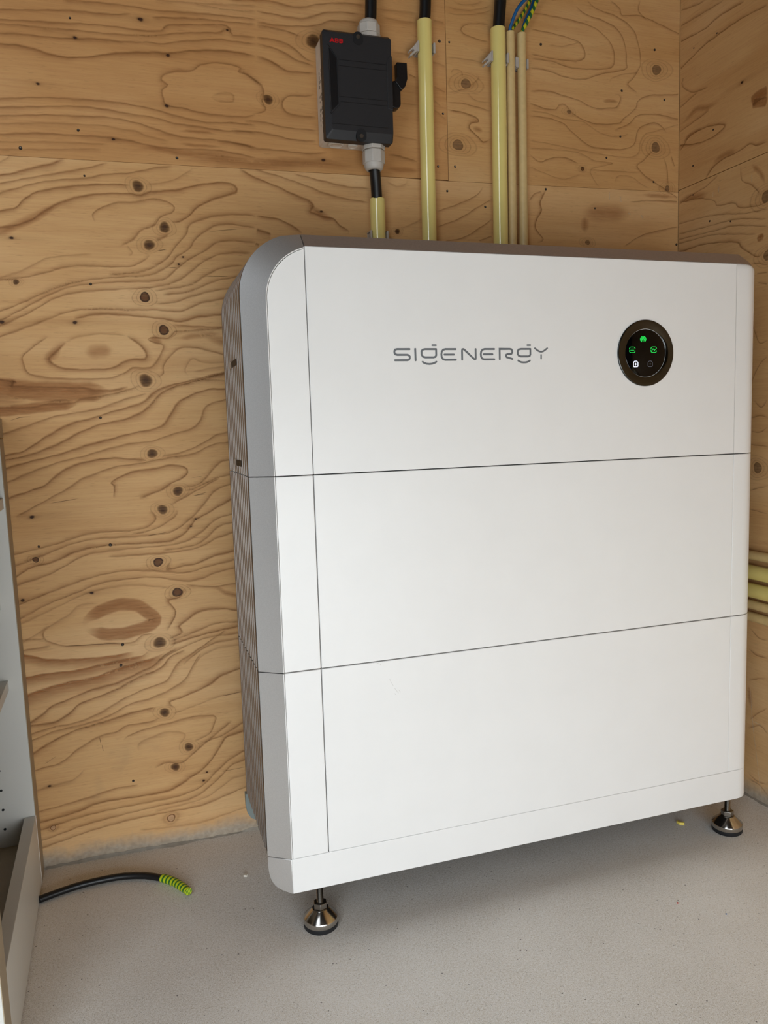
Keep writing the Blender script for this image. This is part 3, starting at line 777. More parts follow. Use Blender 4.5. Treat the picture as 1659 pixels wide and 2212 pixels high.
sheet('plywood_sheet', wall_back, M['ply_lower'], MB().prism([(XL, -0.02), (WX - 0.0008, -0.02), (WX - 0.0008, seamR(WX) - 0.0006), (XS + 0.0005, seamR(XS) - 0.0006), (XS - 0.0005, seamL(XS) - 0.0022), (0.27, seamL(0.27) - 0.0006), (XL, seamL(XL) - 0.0004)], 'y', WY, WY + 0.012), tC)
# right wall: two sheets
wall_right = structure(MB().box(WX + 0.012, WX + 0.06, YB, WY + 0.06, -0.05, ZC).build('wall_right', M['gap'], smooth=0))
tD, tE = new_t(), new_t()
chooseR = lambda y, z: tE if z < 1.182 else tD
toR = lambda a, z, l: (WX - l, a, z)
add_marks(None, GRAIN_R, toR, chooseR); add_knots(KNOTS_R, toR, chooseR)
sheet('plywood_sheet', wall_right, M['ply_side'], MB().prism([(YB, 1.1725), (WY, 1.1822), (WY, ZC), (YB, ZC)], 'x', WX, WX + 0.012), tD)
sheet('plywood_sheet', wall_right, M['ply_side'], MB().prism([(YB, -0.02), (WY, -0.02), (WY, 1.1808), (YB, 1.1711)], 'x', WX, WX + 0.012), tE)
# the rest of the shed
structure(MB().box(XL - 0.05, XL, YB, WY, 0, ZC).build('wall_left', M['ply_room'], smooth=0))
structure(MB().box(XL, -1.55, YB - 0.05, YB, 0, ZC).box(0.6, WX, YB - 0.05, YB, 0, ZC).box(-1.55, -0.65, YB - 0.05, YB, 2.3, ZC).box(-0.65, 0.6, YB - 0.05, YB, 0.64, ZC).build('wall_front', M['ply_room'], smooth=0))  # low wide opening beside the door is added to house the glow lamp
structure(MB().box(XL - 0.1, WX + 0.1, YB - 0.05, WY + 0.06, ZC, ZC + 0.05).build('ceiling', M['ply_room'], smooth=0))
structure(MB().box(XL - 0.1, WX + 0.1, YB - 0.05, WY + 0.06, -0.06, 0.0).build('floor', M['concrete'], smooth=0))
o = MB().box(-6, 5, -9.0, YB - 0.06, -0.10, -0.03).build('yard_paving', M['outside'], smooth=0)
tag(o, 'pale paving outside the open doorway behind the viewer', 'paving'); structure(o)

# uneven mortar smear where the floor meets the sheets
def ridge(name, p0, p1, nrm, seed):
    rr_ = random.Random(seed); n_ = 260; rows = []; h_ = 0.003; d_ = 0.008
    for i in range(n_ + 1):
        t = i / n_; x = p0[0] + (p1[0] - p0[0]) * t; y = p0[1] + (p1[1] - p0[1]) * t
        h_ += rr_.uniform(-0.0009, 0.0009); h_ = min(0.0042, max(0.0006, h_)); d_ += rr_.uniform(-0.0018, 0.0018); d_ = min(0.012, max(0.003, d_))
        P = lambda k, z: (x + nrm[0] * k, y + nrm[1] * k, z)
        rows.append([P(-0.002, h_ * 1.25), P(0.0006, h_ * 1.25), P(d_ * 0.35, h_ * 0.8), P(d_ * 0.7, h_ * 0.35), P(d_, 0.0001), P(d_, -0.002)])
    return structure(MB().loft(rows).build(name, M['mortar'], smooth=60))
ridge('trim_1', (-0.36, WY), (WX, WY), (0, -1), 4); ridge('trim_2', (WX, WY), (WX, -1.2), (-1, 0), 9)

# ------------------------------------------------------------------ battery storage cabinet
Z0, Z1, Z2, ZT, ZB = 0.1243, 0.3943, 0.6643, 0.9652, 0.0729
XSM, XR = 0.0537, 0.7523            # vertical seams of the front
CHX, CHY = 0.0306, 0.0208           # width and depth of the silver chamfer
DEP = 0.2393; RX = 0.8046; ZTO = 0.9842
batt = thing('battery_storage_cabinet', 'tall white battery cabinet in three stacked modules, silver left edge, steel feet', 'battery cabinet', (0.38, 0.12, 0.0))
GAPZ = 0.0007
def corner_plan(y_in=0.0, n=10):
    """plan of the rounded right front corner"""
    r = 0.0323; return [(0.7723 + r * math.sin(a), r - r * math.cos(a)) for a in [PI / 2 * i / n for i in range(n + 1)]]
def front_panels(z0, z1, par, top_round):
    g0, g1 = z0 + (GAPZ if z0 > Z0 else 0.0002), z1 - GAPZ
    if top_round:
        r = 0.07; pts = [(0.0020, g0), (XSM - 0.0006, g0), (XSM - 0.0006, ZT - 0.0022)]
        q_ = r - 0.0020; arc = [(r - q_ * math.cos(a), (ZT - r) + q_ * math.sin(a)) for a in [PI / 2 * i / 30 for i in range(31)]]
        arc = [p for p in arc if p[0] < XSM - 0.001]
        pts += arc[::-1]
    else: pts = [(0.0020, g0), (XSM - 0.0006, g0), (XSM - 0.0006, g1), (0.0020, g1)]
    MB().prism(pts, 'y', 0.0, 0.010).build('side_strip', M['white'], par, smooth=25, bevel=0.0009)
    zt = (ZT - 0.0003) if top_round else g1
    MB().box(XSM + 0.0006, XR - 0.0002, 0.0, 0.010, g0, zt).build('front_panel', M['white'], par, smooth=25, bevel=0.0009)
    cp = corner_plan()
    plan = [(XR + 0.0002, 0.0002)] + cp + [(RX, 0.10), (RX - 0.006, 0.10), (XR + 0.0002, 0.012)]
    if top_round:
        # rounded upper right corner: rows of the plan climbing and drawing in
        rows = []
        rr = 0.010
        for k in range(9):
            a = PI / 2 * k / 8; ins = rr * (1 - math.cos(a)); zz = zt - rr + rr * math.sin(a)
            rows.append([(x - (ins * max(0, (x - 0.765)) / 0.04), y + ins * (0.35 if y < .03 else 0), zz) for x, y in plan])
        rows = [[(x, y, g0) for x, y in plan]] + rows
        MB().loft(rows, closed=True, caps=True).build('corner_panel', M['white'], par, smooth=40)
    else:
        MB().prism(plan, 'z', g0, g1).build('corner_panel', M['white'], par, smooth=40, bevel=0.0009)
def side_profile(z0, z1, top_round):
    """casing section (inner front edge / outer edge) walked from the lower left to the upper right"""
    if not top_round: return [(0, z0), (0, z1)], [(-CHX, z0), (-CHX, z1)]
    inn = [(0, z0)]; out = [(-CHX, z0)]; N = 24; r1, r2 = 0.07, 0.08
    for i in range(N + 1):
        a = PI / 2 * i / N
        inn.append((r1 - r1 * math.cos(a), ZT - r1 + r1 * math.sin(a)))
        out.append((-CHX + r2 - r2 * math.cos(a), ZTO - r2 + r2 * math.sin(a)))
    return inn, out
BEAD = [(-0.0002, 0.004), (-0.0002, -0.0004), (0.0002, -0.0009), (0.0009, -0.0009), (0.0013, -0.0004), (0.0013, 0.004)]
def casing(z0, z1, par, top_round):
    a, b = z0 + GAPZ, z1 - GAPZ
    inn, out = side_profile(a, b if not top_round else None, top_round)
    def trim(i_pts, o_pts, nm):
        rows = [[(p[0] + 0.0010, 0.0060, p[1]), (p[0] + 0.0004, 0.0002, p[1]), (p[0], -0.0003, p[1]), (p[0] - 0.0006, 0.0002, p[1]), (q[0], CHY, q[1]), (q[0] + 0.0008, CHY + 0.0035, q[1]), (q[0] + 0.008, CHY + 0.0035, q[1])] for p, q in zip(i_pts, o_pts)]
        m_ = MB().loft(rows, closed=True, caps=True)
        tr = m_.build(nm, M['silver'], par, smooth=35)
        MB().loft([[(p[0] + k_, y_, p[1]) for k_, y_ in BEAD] for p in i_pts], closed=True, caps=True).build('edge_bead', M['white'], tr, smooth=50)
    if not top_round: trim(inn, out, 'bevel_trim')
    else:
        # split where the top seam is
        cut = next(i for i, p in enumerate(inn) if p[0] > XSM)
        s_in = inn[:cut] + [(XSM - 0.0006, 0.9640)]; s_out = out[:cut] + [(0.0532, ZTO)]
        # upper trim lies along z: offsets point down instead of right, so build with a rotated section
        rows = []
        for p, q in zip(s_in, s_out):
            d = Vector((0.07, ZT - 0.07)) - Vector(p); d = d.normalized() if p[1] > ZT - 0.07 else Vector((1, 0))
            P = lambda b_, k, y: (b_[0] + d.x * k, y, b_[1] + d.y * k)
            rows.append([P(p, 0.0010, 0.006), P(p, 0.0004, 0.0002), P(p, 0, -0.0003), P(p, -0.0006, 0.0002), P(q, 0, CHY), P(q, 0.0008, CHY + 0.0035), P(q, 0.008, CHY + 0.0035)])
        tr = MB().loft(rows, closed=True, caps=True).build('bevel_trim', M['silver'], par, smooth=35)
        rb = []
        for p in s_in:
            d = Vector((0.07, ZT - 0.07)) - Vector(p); d = d.normalized() if p[1] > ZT - 0.07 else Vector((1, 0))
            rb.append([(p[0] + d.x * k_, y_, p[1] + d.y * k_) for k_, y_ in BEAD])
        MB().loft(rb, closed=True, caps=True).build('edge_bead', M['white'], tr, smooth=50)
        ti = [(0.0545, ZT), (XR, ZT), (0.7700, ZT - 0.0002), (0.7860, ZT - 0.001)]
        to = [(0.0545, ZTO), (0.7600, ZTO), (0.7730, ZTO), (0.7960, 0.9715)]
        ty = [CHY, CHY, CHY, CHY]; iy = [0, 0, 0.0006, 0.0065]
        rows = [[(p[0], y1 + 0.008, p[1] - 0.001), (p[0], y1, p[1]), (q[0], y2, q[1]), (q[0], y2 + 0.004, q[1]), (q[0], y2 + 0.004, q[1] - 0.010)] for p, q, y1, y2 in zip(ti, to, iy, ty)]
        MB().loft(rows, closed=True, caps=True).build('top_trim', M['top_trim'], par, smooth=25)
    # ribbed side grille (runs over the top too on the upper module)
    path = out if not top_round else out + [(0.7730, ZTO), (0.8000, 0.9660), (RX - 0.001, 0.955), (RX - 0.001, a)]
    prof = []; y = CHY + 0.0045; nr = 12; pitch = (DEP - y) / nr
    for k in range(nr):
        prof += [(0.0, y), (0.0, y + pitch * 0.52), (0.0048, y + pitch * 0.60), (0.0048, y + pitch * 0.94)]; y += pitch
    prof += [(0.012, DEP)]
    rows = []
    cen = (0.38, 0.55)
    for i, p in enumerate(path):
        t = Vector(path[min(i + 1, len(path) - 1)]) - Vector(path[max(i - 1, 0)]); t.normalize()
        nv = Vector((t.y, -t.x))
        rows.append([(p[0] + nv.x * k, yy, p[1] + nv.y * k) for k, yy in prof])
    m_ = MB().loft(rows)
    if not top_round:
        m_.loft([[(x, yy, zz) for (x, yy, zz) in r] for r in rows[:1]])
    m_.build('ribbed_side_grille', M['bronze'], par, smooth=0)

def body_box(z0, z1, name, parent, label=None):
    return MB().box(-CHX + 0.010, RX - 0.006, CHY + 0.005, DEP, z0 + 0.0005, z1 - 0.0005).box(0.003, 0.775, 0.0102, CHY + 0.006, z0 + 0.0005, z1 - 0.0005).build(name, M['dark_gap'], parent, smooth=0, label=label)
for k, (a, b) in enumerate(((Z0, Z1), (Z1, Z2))):
    mod = body_box(a, b, 'battery_module', batt, 'lower battery module' if k == 0 else 'middle battery module')
    front_panels(a, b, mod, False); casing(a, b, mod, False)
    MB().box(RX - 0.006, RX - 0.001, 0.1, DEP, a + GAPZ, b - GAPZ).build('end_plate', M['bronze'], mod, smooth=0)
# upper module body: follows the rounded shoulder
inn, out = side_profile(Z2, None, True)
sh = [(0.012 + (-CHX), Z2 + 0.0005)] + [(-CHX + 0.08 - 0.068 * math.cos(a), ZTO - 0.08 + 0.068 * math.sin(a)) for a in [PI / 2 * i / 12 for i in range(13)]] + [(0.770, ZTO - 0.012), (0.796, 0.958), (RX - 0.007, 0.950), (RX - 0.007, Z2 + 0.0005)]
inv = MB().prism(sh, 'y', CHY + 0.005, DEP - 0.001).box(0.002, XR + 0.02, 0.0102, CHY + 0.006, Z2 + 0.0005, ZT - 0.07).box(0.07, XR + 0.02, 0.0102, CHY + 0.006, ZT - 0.071, ZT - 0.002).build('inverter_module', M['dark_gap'], batt, smooth=0)
front_panels(Z2, ZT, inv, True); casing(Z2, ZT, inv, True)
# latch slots in the left grille
for zc in (0.8228, 0.6800):
    s_ = MB().box(-CHX - 0.0006, -CHX + 0.004, 0.082, 0.140, zc - 0.0042, zc + 0.0042).build('latch_slot', M['rubber'], inv, smooth=0)
    MB().box(-CHX - 0.0010, -CHX + 0.004, 0.1405, 0.158, zc - 0.0046, zc + 0.0046).build('latch_tab', M['clip'], s_, smooth=0, bevel=0.0005)

# faint scuffs on the lowest front panel
low_mod = next(o for o in batt.children if o.name.startswith('battery_module') and o['label'].startswith('lower'))
for a_, b_ in (((0.134, 0.3930), (0.1385, 0.3905)), ((0.1395, 0.3900), (0.1410, 0.3880)), ((0.153, 0.3660), (0.158, 0.3560)), ((0.160, 0.3520), (0.1655, 0.3440)), ((0.1600, 0.3440), (0.1620, 0.3415)), ((0.1665, 0.3480), (0.1690, 0.3450))):
    sf = MB(); stroke(sf, [a_, b_], 0.0006, -0.0001, 0.0002); sf.build('scuff_mark', M['scuff'], low_mod, smooth=0)

# plinth of the cabinet
base = MB().box(0.001, 0.775, 0.0102, DEP - 0.01, ZB + 0.006, Z0 - 0.0008).build('base', M['dark_gap'], batt, smooth=0)
zt = Z0 - 0.0002
cp = corner_plan(); plan = [(0.0, 0.0)] + cp + [(RX, 0.12), (RX - 0.004, 0.12), (RX - 0.005, 0.04), (0.77, 0.0045), (0.0, 0.0045)]
MB().prism(plan, 'z', ZB, zt).build('base_front', M['white'], base, smooth=40, bevel=0.0009)
# bevelled left end with its rounded lower outer corner, lying in the chamfer plane
uz = [(0, ZB + 0.0002), (0, zt), (1, zt), (1, 0.1085), (0.965, 0.0985), (0.90, 0.0905), (0.80, 0.0845), (0.66, 0.0797), (0.45, 0.0765), (0.2, 0.0742)]
fr = [(-CHX * u - 0.0004, CHY * u, z) for u, z in uz]; nx, ny = CHY / 0.037, CHX / 0.037
bk = [(x + nx * 0.004, y + ny * 0.004 , z) for x, y, z in fr]
n = len(fr)
MB().add(fr + bk, [tuple(range(n)), tuple(range(n, 2 * n))[::-1]] + [(i, (i + 1) % n, n + (i + 1) % n, n + i) for i in range(n)]).build('base_bevel', M['silver'], base, smooth=30, bevel=0.0006)
# painted rear corner piece showing low behind the grille
pr = [(-0.0325, 0.122), (-0.0325, 0.100), (-0.0305, 0.088), (-0.025, 0.079), (-0.016, 0.0735), (0.03, 0.0730), (0.03, 0.122)]
MB().prism(pr, 'y', DEP - 0.0100, DEP + 0.002).build('rear_corner_plate', M['bracket'], base, smooth=30)

# levelling feet
def foot(cx, cy, par):
    f = MB().lathe([(0.0001, 0.007), (0.0250, 0.007), (0.0255, 0.009), (0.0257, 0.0140), (0.0248, 0.0163), (0.0135, 0.0262), (0.0118, 0.0282), (0.0001, 0.0286)], cx, cy, n=48).build('levelling_foot', M['steel'], par, smooth=40)
    MB().lathe([(0.0001, 0.0), (0.0240, 0.0), (0.0252, 0.0015), (0.0254, 0.0072), (0.0001, 0.0072)], cx, cy, n=48).build('rubber_pad', M['rubber'], f, smooth=40)
    hx = [(cx + 0.0106 * math.cos(PI / 3 * i + 0.35), cy + 0.0106 * math.sin(PI / 3 * i + 0.35)) for i in range(6)]
    MB().prism(hx, 'z', 0.0285, 0.0372).build('hex_nut', M['steel_dark'], f, smooth=25, bevel=0.0007)
    pr = []; z = 0.0367
    while z < ZB - 0.001: pr += [(0.0050, z), (0.0043, z + 0.00065)]; z += 0.0013
    MB().lathe([(0.0001, 0.0365)] + pr + [(0.0050, ZB + 0.008), (0.0001, ZB + 0.008)], cx, cy, n=20).build('threaded_rod', M['steel_dark'], f, smooth=0)
    MB().lathe([(0.0001, ZB - 0.0015), (0.0120, ZB - 0.0015), (0.0120, ZB + 0.0065), (0.0001, ZB + 0.0065)], cx, cy, n=24).build('washer', M['steel_dark'], f, smooth=30)
for cx, cy in ((0.0432, 0.0250), (0.7790, 0.0300), (0.0432, 0.205), (0.7650, 0.205)): foot(cx, cy, batt)

# printed word on the upper front panel, letter shapes traced stroke by stroke
K = lambda p: (0.1732 + (p[0] - 45) * 0.00015596, 0.832 + (110 - p[1]) * 0.0001385 + (p[0] - 45) * 2.2e-8)
lg = MB(); YF, YK = -0.0002, 0.0006
def ls(pts, w=19): stroke(lg, [K(p) for p in pts], w * 0.000145, YF, YK)
ls([(196, 112), (80, 112), (62, 117), (54, 130), (54, 150), (62, 162), (80, 168), (172, 168), (188, 173), (196, 184), (196, 205), (188, 216), (172, 221), (58, 221)])
ls([(250, 110), (251, 222)])
def letter_g(dx, dy):
    ls([(450, 112), (345, 112), (320, 118), (310, 133), (310, 168), (322, 187), (345, 194), (425, 194), (443, 188), (450, 172)]) if not dx else \
    ls([(1397, 110), (1300, 110), (1275, 116), (1265, 131), (1265, 162), (1276, 180), (1298, 187), (1375, 187), (1391, 181), (1397, 166)])
    ls([(450, 172), (450, 112)] if not dx else [(1397, 166), (1397, 110)])
letter_g(0, 0); letter_g(1, 0)
ls([(414, 73), (449, 73)], 17); ls([(1366, 71), (1397, 71)], 17)
ls([(318, 238), (333, 249), (355, 257), (383, 260), (410, 257), (433, 249), (450, 238)], 18)
ls([(1270, 230), (1285, 241), (1305, 248), (1330, 250), (1355, 248), (1376, 241), (1392, 230)], 18)
ls([(640, 112), (540, 112), (518, 119), (504, 138), (500, 162), (502, 190), (514, 211), (535, 219), (640, 219)]); ls([(530, 166), (622, 166)])
ls([(703, 218), (703, 125), (706, 114), (716, 112), (724, 116), (820, 211), (830, 216), (837, 211), (838, 200), (838, 112)])
ls([(1025, 111), (928, 111), (906, 118), (893, 137), (889, 162), (891, 188), (902, 208), (922, 216), (1025, 216)]); ls([(918, 164), (1007, 164)])
ls([(1080, 215), (1080, 110), (1185, 110), (1202, 115), (1209, 127), (1209, 145), (1202, 158), (1186, 163), (1160, 163), (1147, 170), (1145, 184), (1152, 195), (1168, 200), (1210, 213)])
ls([(1445, 103), (1468, 122), (1490, 136), (1510, 141), (1530, 136), (1552, 122), (1575, 103)], 17); ls([(1510, 172), (1510, 212)], 16)
lg.build('brand_lettering', M['logo_grey'], inv, smooth=0)

# round status display
DX, DZ = 0.5818, 0.8257
disp = MB().lathe([(0.0502, 0.001), (0.0502, -0.0014), (0.0498, -0.0020), (0.0490, -0.0023), (0.0480, -0.0023), (0.0372, -0.0014), (0.0366, -0.0010), (0.0364, 0.0030)], DX, 0.0, DZ, n=80, axis='y').build('status_display', M['black_ring'], batt, smooth=40)
MB().lathe([(0.0001, -0.0006), (0.0355, -0.0006), (0.0361, -0.0002), (0.0361, 0.0012), (0.0001, 0.0012)], 0.5818, 0.0, 0.8257, n=72, axis='y').build('display_glass', M['black_gloss'], disp, smooth=40)
def icon(name, strokes, mat, wd=0.0006):
    b = MB()
    for st in strokes:
        cv = st[0] == 'c'; pts = st[1:] if cv else st
        stroke(b, pts, wd, -0.0009, -0.0005, curve=cv)
    return b.build(name, mat, disp, smooth=0)
def arc(cx, cz, rx, rz, a0, a1, n=14): return [(cx + rx * math.cos(math.radians(a0 + (a1 - a0) * i / n)), cz + rz * math.sin(math.radians(a0 + (a1 - a0) * i / n))) for i in range(n + 1)]
fx, fz = 0.5772, 0.8466
icon('network_icon', [arc(fx, fz, 0.0050, 0.0044, -62, 242), arc(fx, fz, 0.0034, 0.0030, -50, 230), arc(fx, fz - 0.0002, 0.0018, 0.0016, -40, 220), [(fx, fz), (fx, fz - 0.0038)]], M['led_green'], 0.00065)
def bracket(cx, cz, upper):
    s = 1 if upper else -1
    return [(cx - 0.0050, cz + 0.0008 * s), (cx - 0.0050, cz + 0.0022 * s), (cx - 0.0042, cz + 0.0038 * s), (cx - 0.0026, cz + 0.0042 * s), (cx + 0.0030, cz + 0.0042 * s), (cx + 0.0044, cz + 0.0034 * s), (cx + 0.0050, cz + 0.0018 * s)]
lx, lz = 0.5578, 0.8306
icon('dc_icon', [bracket(lx, lz, True), bracket(lx, lz, False), [(lx - 0.0032, lz + 0.0011), (lx + 0.0030, lz + 0.0011)], [(lx - 0.0032, lz - 0.0011), (lx + 0.0030, lz - 0.0011)]], M['led_green'])
rx_, rz_ = 0.5965, 0.8309
icon('ac_icon', [bracket(rx_, rz_, True), bracket(rx_, rz_, False), ['c'] + [(rx_ - 0.0030, rz_ - 0.0010), (rx_ - 0.0014, rz_ + 0.0012), (rx_, rz_), (rx_ + 0.0014, rz_ - 0.0012), (rx_ + 0.0030, rz_ + 0.0010)]], M['led_green'])
def battery_icon(cx, cz, mat, wd, nm):
    icon(nm, [[(cx - 0.0018, cz + 0.0044), (cx - 0.0034, cz + 0.0034), (cx - 0.0040, cz + 0.0016), (cx - 0.0040, cz - 0.0030), (cx - 0.0030, cz - 0.0040), (cx + 0.0030, cz - 0.0040), (cx + 0.0040, cz - 0.0030), (cx + 0.0040, cz + 0.0022), (cx + 0.0028, cz + 0.0036), (cx + 0.0018, cz + 0.0044), (cx - 0.0018, cz + 0.0044)],
              [(cx, cz + 0.0014), (cx, cz - 0.0014)], [(cx - 0.0012, cz), (cx + 0.0012, cz)]], mat, wd)
battery_icon(0.5641, 0.8091, M['led_white'], 0.0010, 'battery_icon'); battery_icon(0.5902, 0.8092, M['led_dim'], 0.0004, 'battery_icon')

# ------------------------------------------------------------------ isolator switch on the wall
BX0, BX1, BZ0, BZ1, BY = 0.1612, 0.2785, 1.2025, 1.3735, 0.2700
sw = thing('isolator_switch', 'charcoal switch box with side lever mounted on the plywood above the battery cabinet', 'switch', (0.22, WY, 1.28))
hs = MB().box(0.1640, 0.2775, BY + 0.012, WY, 1.2085, 1.3735).build('back_housing', M['housing'], sw, smooth=30, bevel=0.003, label='pale grey plastic back housing')
for x, r in ((0.187, 0.0135), (0.2165, 0.0085)):
    MB().lathe([(0.0001, -0.004), (r * 0.72, -0.004), (r * 0.8, -0.0048), (r, -0.0042), (r, 0.002)], x, 0.3110, 1.2085, n=30).build('knockout', M['housing'], hs, smooth=40)
# moulded print on the left flank
pb = MB()
rn = random.Random(3)
z = 1.236
while z < 1.325:
    for yy in (0.298, 0.304, 0.310, 0.316):
        if rn.random() < 0.6: pb.box(0.1636, 0.1641, yy, yy + 0.0025, z, z + rn.uniform(0.002, 0.006))
    z += 0.0075
pb.box(0.1636, 0.1641, 0.300, 0.306, 1.222, 1.231)
pb.build('moulded_marking', M['print'], hs, smooth=0)
# cover: bevelled shell with a U notch at each screw
def rr(x0, x1, z0, z1, r, n=5):
    out = []
    for cx, cz, a0 in ((x1 - r, z1 - r, 0), (x0 + r, z1 - r, 90), (x0 + r, z0 + r, 180), (x1 - r, z0 + r, 270)):
        for i in range(n + 1):
            a = math.radians(a0 + 90 * i / n); out.append((cx + r * math.cos(a), cz + r * math.sin(a)))
    return out
o0 = rr(BX0, BX1, BZ0, BZ1, 0.004); o1 = rr(BX0 + 0.010, BX1 - 0.0015, BZ0 + 0.013, BZ1 - 0.006, 0.002)
m_ = MB(); m_.loft([[(x, BY + 0.024, z) for x, z in o0], [(x, BY + 0.008, z) for x, z in o0], [(x, BY, z) for x, z in o1]], closed=True, caps=True)
cov = m_.build('cover', M['cover_black'], sw, smooth=25, bevel=0.0008)
MB().prism([(0.1690, 1.3435), (0.1815, 1.3270), (0.1820, 1.2560), (0.1695, 1.2440)], 'y', BY - 0.0008, BY + 0.004).build('side_recess', M['cover_dark'], cov, smooth=0, bevel=0.0005)
MB().prism([(0.1680, 1.3475), (0.1700, 1.3475), (0.1835, 1.3285), (0.1838, 1.2548), (0.1700, 1.2400), (0.1690, 1.2420), (0.1826, 1.2555), (0.1822, 1.3278)], 'y', BY - 0.0016, BY + 0.002).build('recess_rim', M['cover_black'], cov, smooth=0)
MB().prism([(0.2778, 1.3405), (0.2715, 1.3370), (0.2685, 1.3290), (0.2685, 1.2560), (0.2778, 1.2540)], 'y', BY - 0.0010, BY + 0.003).build('side_recess', M['cover_black'], cov, smooth=0, bevel=0.0006)
for z in (1.2245, 1.2600, 1.2680, 1.3160, 1.3255):
    MB().box(0.1700 if z < 1.23 else 0.186, 0.2680, BY - 0.0003, BY + 0.001, z, z + 0.0006).build('cover_groove', M['cover_dark'], cov, smooth=0)
for x, z, s_ in ((0.2205, 1.2105, 1), (0.2200, 1.3625, -1)):
    nt = MB().prism(rr(x - 0.0085, x + 0.0085, z - 0.011, z + 0.010, 0.008), 'y', BY - 0.0006, BY + 0.0045).build('screw_recess', M['rubber'], cov, smooth=30)
    MB().lathe([(0.0001, -0.0016), (0.0030, -0.0016), (0.0036, -0.0008), (0.0036, 0.001)], x, BY, z - 0.002 * s_, n=20, axis='y').build('cover_screw', M['screw'], nt, smooth=30)
# red letters ABB
lb = MB(); H = 0.0066; z0 = 1.3512; x0 = 0.1728; W_ = 0.0066
def lB(x):
    stroke(lb, [(x + 0.0009, z0 + 0.0006), (x + 0.0009, z0 + H - 0.0006)], 0.0016, BY - 0.0006, BY + 0.001)
    for a, b in ((z0 + 0.0006, z0 + H / 2), (z0 + H / 2, z0 + H - 0.0006)):
        stroke(lb, [(x + 0.0012, a), (x + 0.0042, a), (x + 0.0054, a + 0.0008), (x + 0.0054, b - 0.0008), (x + 0.0042, b), (x + 0.0012, b)], 0.0014, BY - 0.0006, BY + 0.001)
stroke(lb, [(x0 - 0.0004, z0 + 0.0006), (x0 + 0.0028, z0 + H - 0.0006), (x0 + 0.0060, z0 + 0.0006)], 0.0017, BY - 0.0006, BY + 0.001)
stroke(lb, [(x0 + 0.0012, z0 + 0.0020), (x0 + 0.0046, z0 + 0.0020)], 0.0013, BY - 0.0006, BY + 0.001)
lB(x0 + 0.0075); lB(x0 + 0.0148)
lb.build('maker_lettering', M['logo_red'], cov, smooth=0)
# lever on the right flank: pivot boss, arm and upright grip
lev = MB().prism([(0.2888, 1.3352), (0.3070, 1.3357), (0.3074, 1.3105), (0.3030, 1.2975), (0.2960, 1.2915), (0.2850, 1.3040), (0.2888, 1.3110)], 'y', 0.2760, 0.2900).build('lever_handle', M['cover_dark'], sw, smooth=25, bevel=0.0010)
MB().prism(rr(0.2775, 0.2952, 1.2625, 1.3060, 0.0075), 'y', 0.2790, 0.2960).build('lever_pivot', M['cover_dark'], lev, smooth=30, bevel=0.0008)
def hexpoly(cx, cy, r, off=0.2): return [(cx + r * math.cos(PI / 3 * i + off), cy + r * math.sin(PI / 3 * i + off)) for i in range(6)]
def gland(cx, cy, zbase, up, par):
    s_ = 0.82 if up else -1.14; q = lambda a, b: (min(zbase + a * s_, zbase + b * s_), max(zbase + a * s_, zbase + b * s_))
    a, b = q(0.0, 0.0105)
    gl = MB().prism([(cx + 0.0202 * math.cos(2 * PI * i / 8 + 0.39), cy + 0.0202 * math.sin(2 * PI * i / 8 + 0.39)) for i in range(8)], 'z', a, b).build('cable_gland', M['gland'], par, smooth=25, bevel=0.001)
    a, b = q(0.0117, 0.030)
    MB().prism([(cx + 0.0193 * math.cos(2 * PI * i / 8 + 0.39), cy + 0.0193 * math.sin(2 * PI * i / 8 + 0.39)) for i in range(8)], 'z', a, b).build('gland_nut', M['gland'], gl, smooth=25, bevel=0.001)
    MB().lathe([(0.0168, 0.028 * s_), (0.0168, 0.033 * s_), (0.0150, 0.0375 * s_), (0.0122, 0.0395 * s_), (0.0100, 0.0395 * s_)], cx, cy, zbase, n=32).build('gland_dome', M['gland'], gl, smooth=50)
    MB().lathe([(0.0172, 0.0100 * s_), (0.0172, 0.0120 * s_)], cx, cy, zbase, n=32).build('gland_seal', M['print'], gl, smooth=40)
gland(0.2480, 0.2990, 1.3735, True, sw); gland(0.2500, 0.2990, 1.2085, False, sw)

# ------------------------------------------------------------------ conduits and what runs in them
CY = 0.3225
def conduit(x, z0, z1, r, y, mat, label, grp=None, dx=0.0):
    zz = [(r - 0.0018, z1), (r - 0.0004, z1), (r, z1 - 0.0006), (r, z1 - 0.0016), (r, z1 - 0.004)] + [(r, z0), (r - 0.0018, z0), (r - 0.0018, z1)]
    o = MB().lathe([(a, b - z0) for a, b in zz], x, y, z0, n=48).build('conduit_pipe', mat, None, smooth=20)
    return tag(o, label, 'conduit', grp)
conduit(0.2617, 0.30, 1.1240, 0.0132, CY, M['conduit_yellow'], 'short yellow conduit pipe rising below the isolator switch')
conduit(0.3586, 0.30, 1.4302, 0.0132, CY, M['conduit_yellow'], 'long thick yellow conduit pipe directly right of the switch box')
conduit(0.5010, 0.30, 1.4340, 0.0138, CY, M['conduit_yellow'], 'thick yellow conduit pipe standing beside two thin cream pipes')
conduit(0.5278, 0.30, 1.4335, 0.0080, 0.3265, M['conduit_cream'], 'thin cream conduit pipe between thick yellow pipe and the other thin pipe')
conduit(0.5507, 0.30, 1.4335, 0.0081, 0.3265, M['conduit_cream'], 'thin cream conduit pipe furthest right on the back wall')
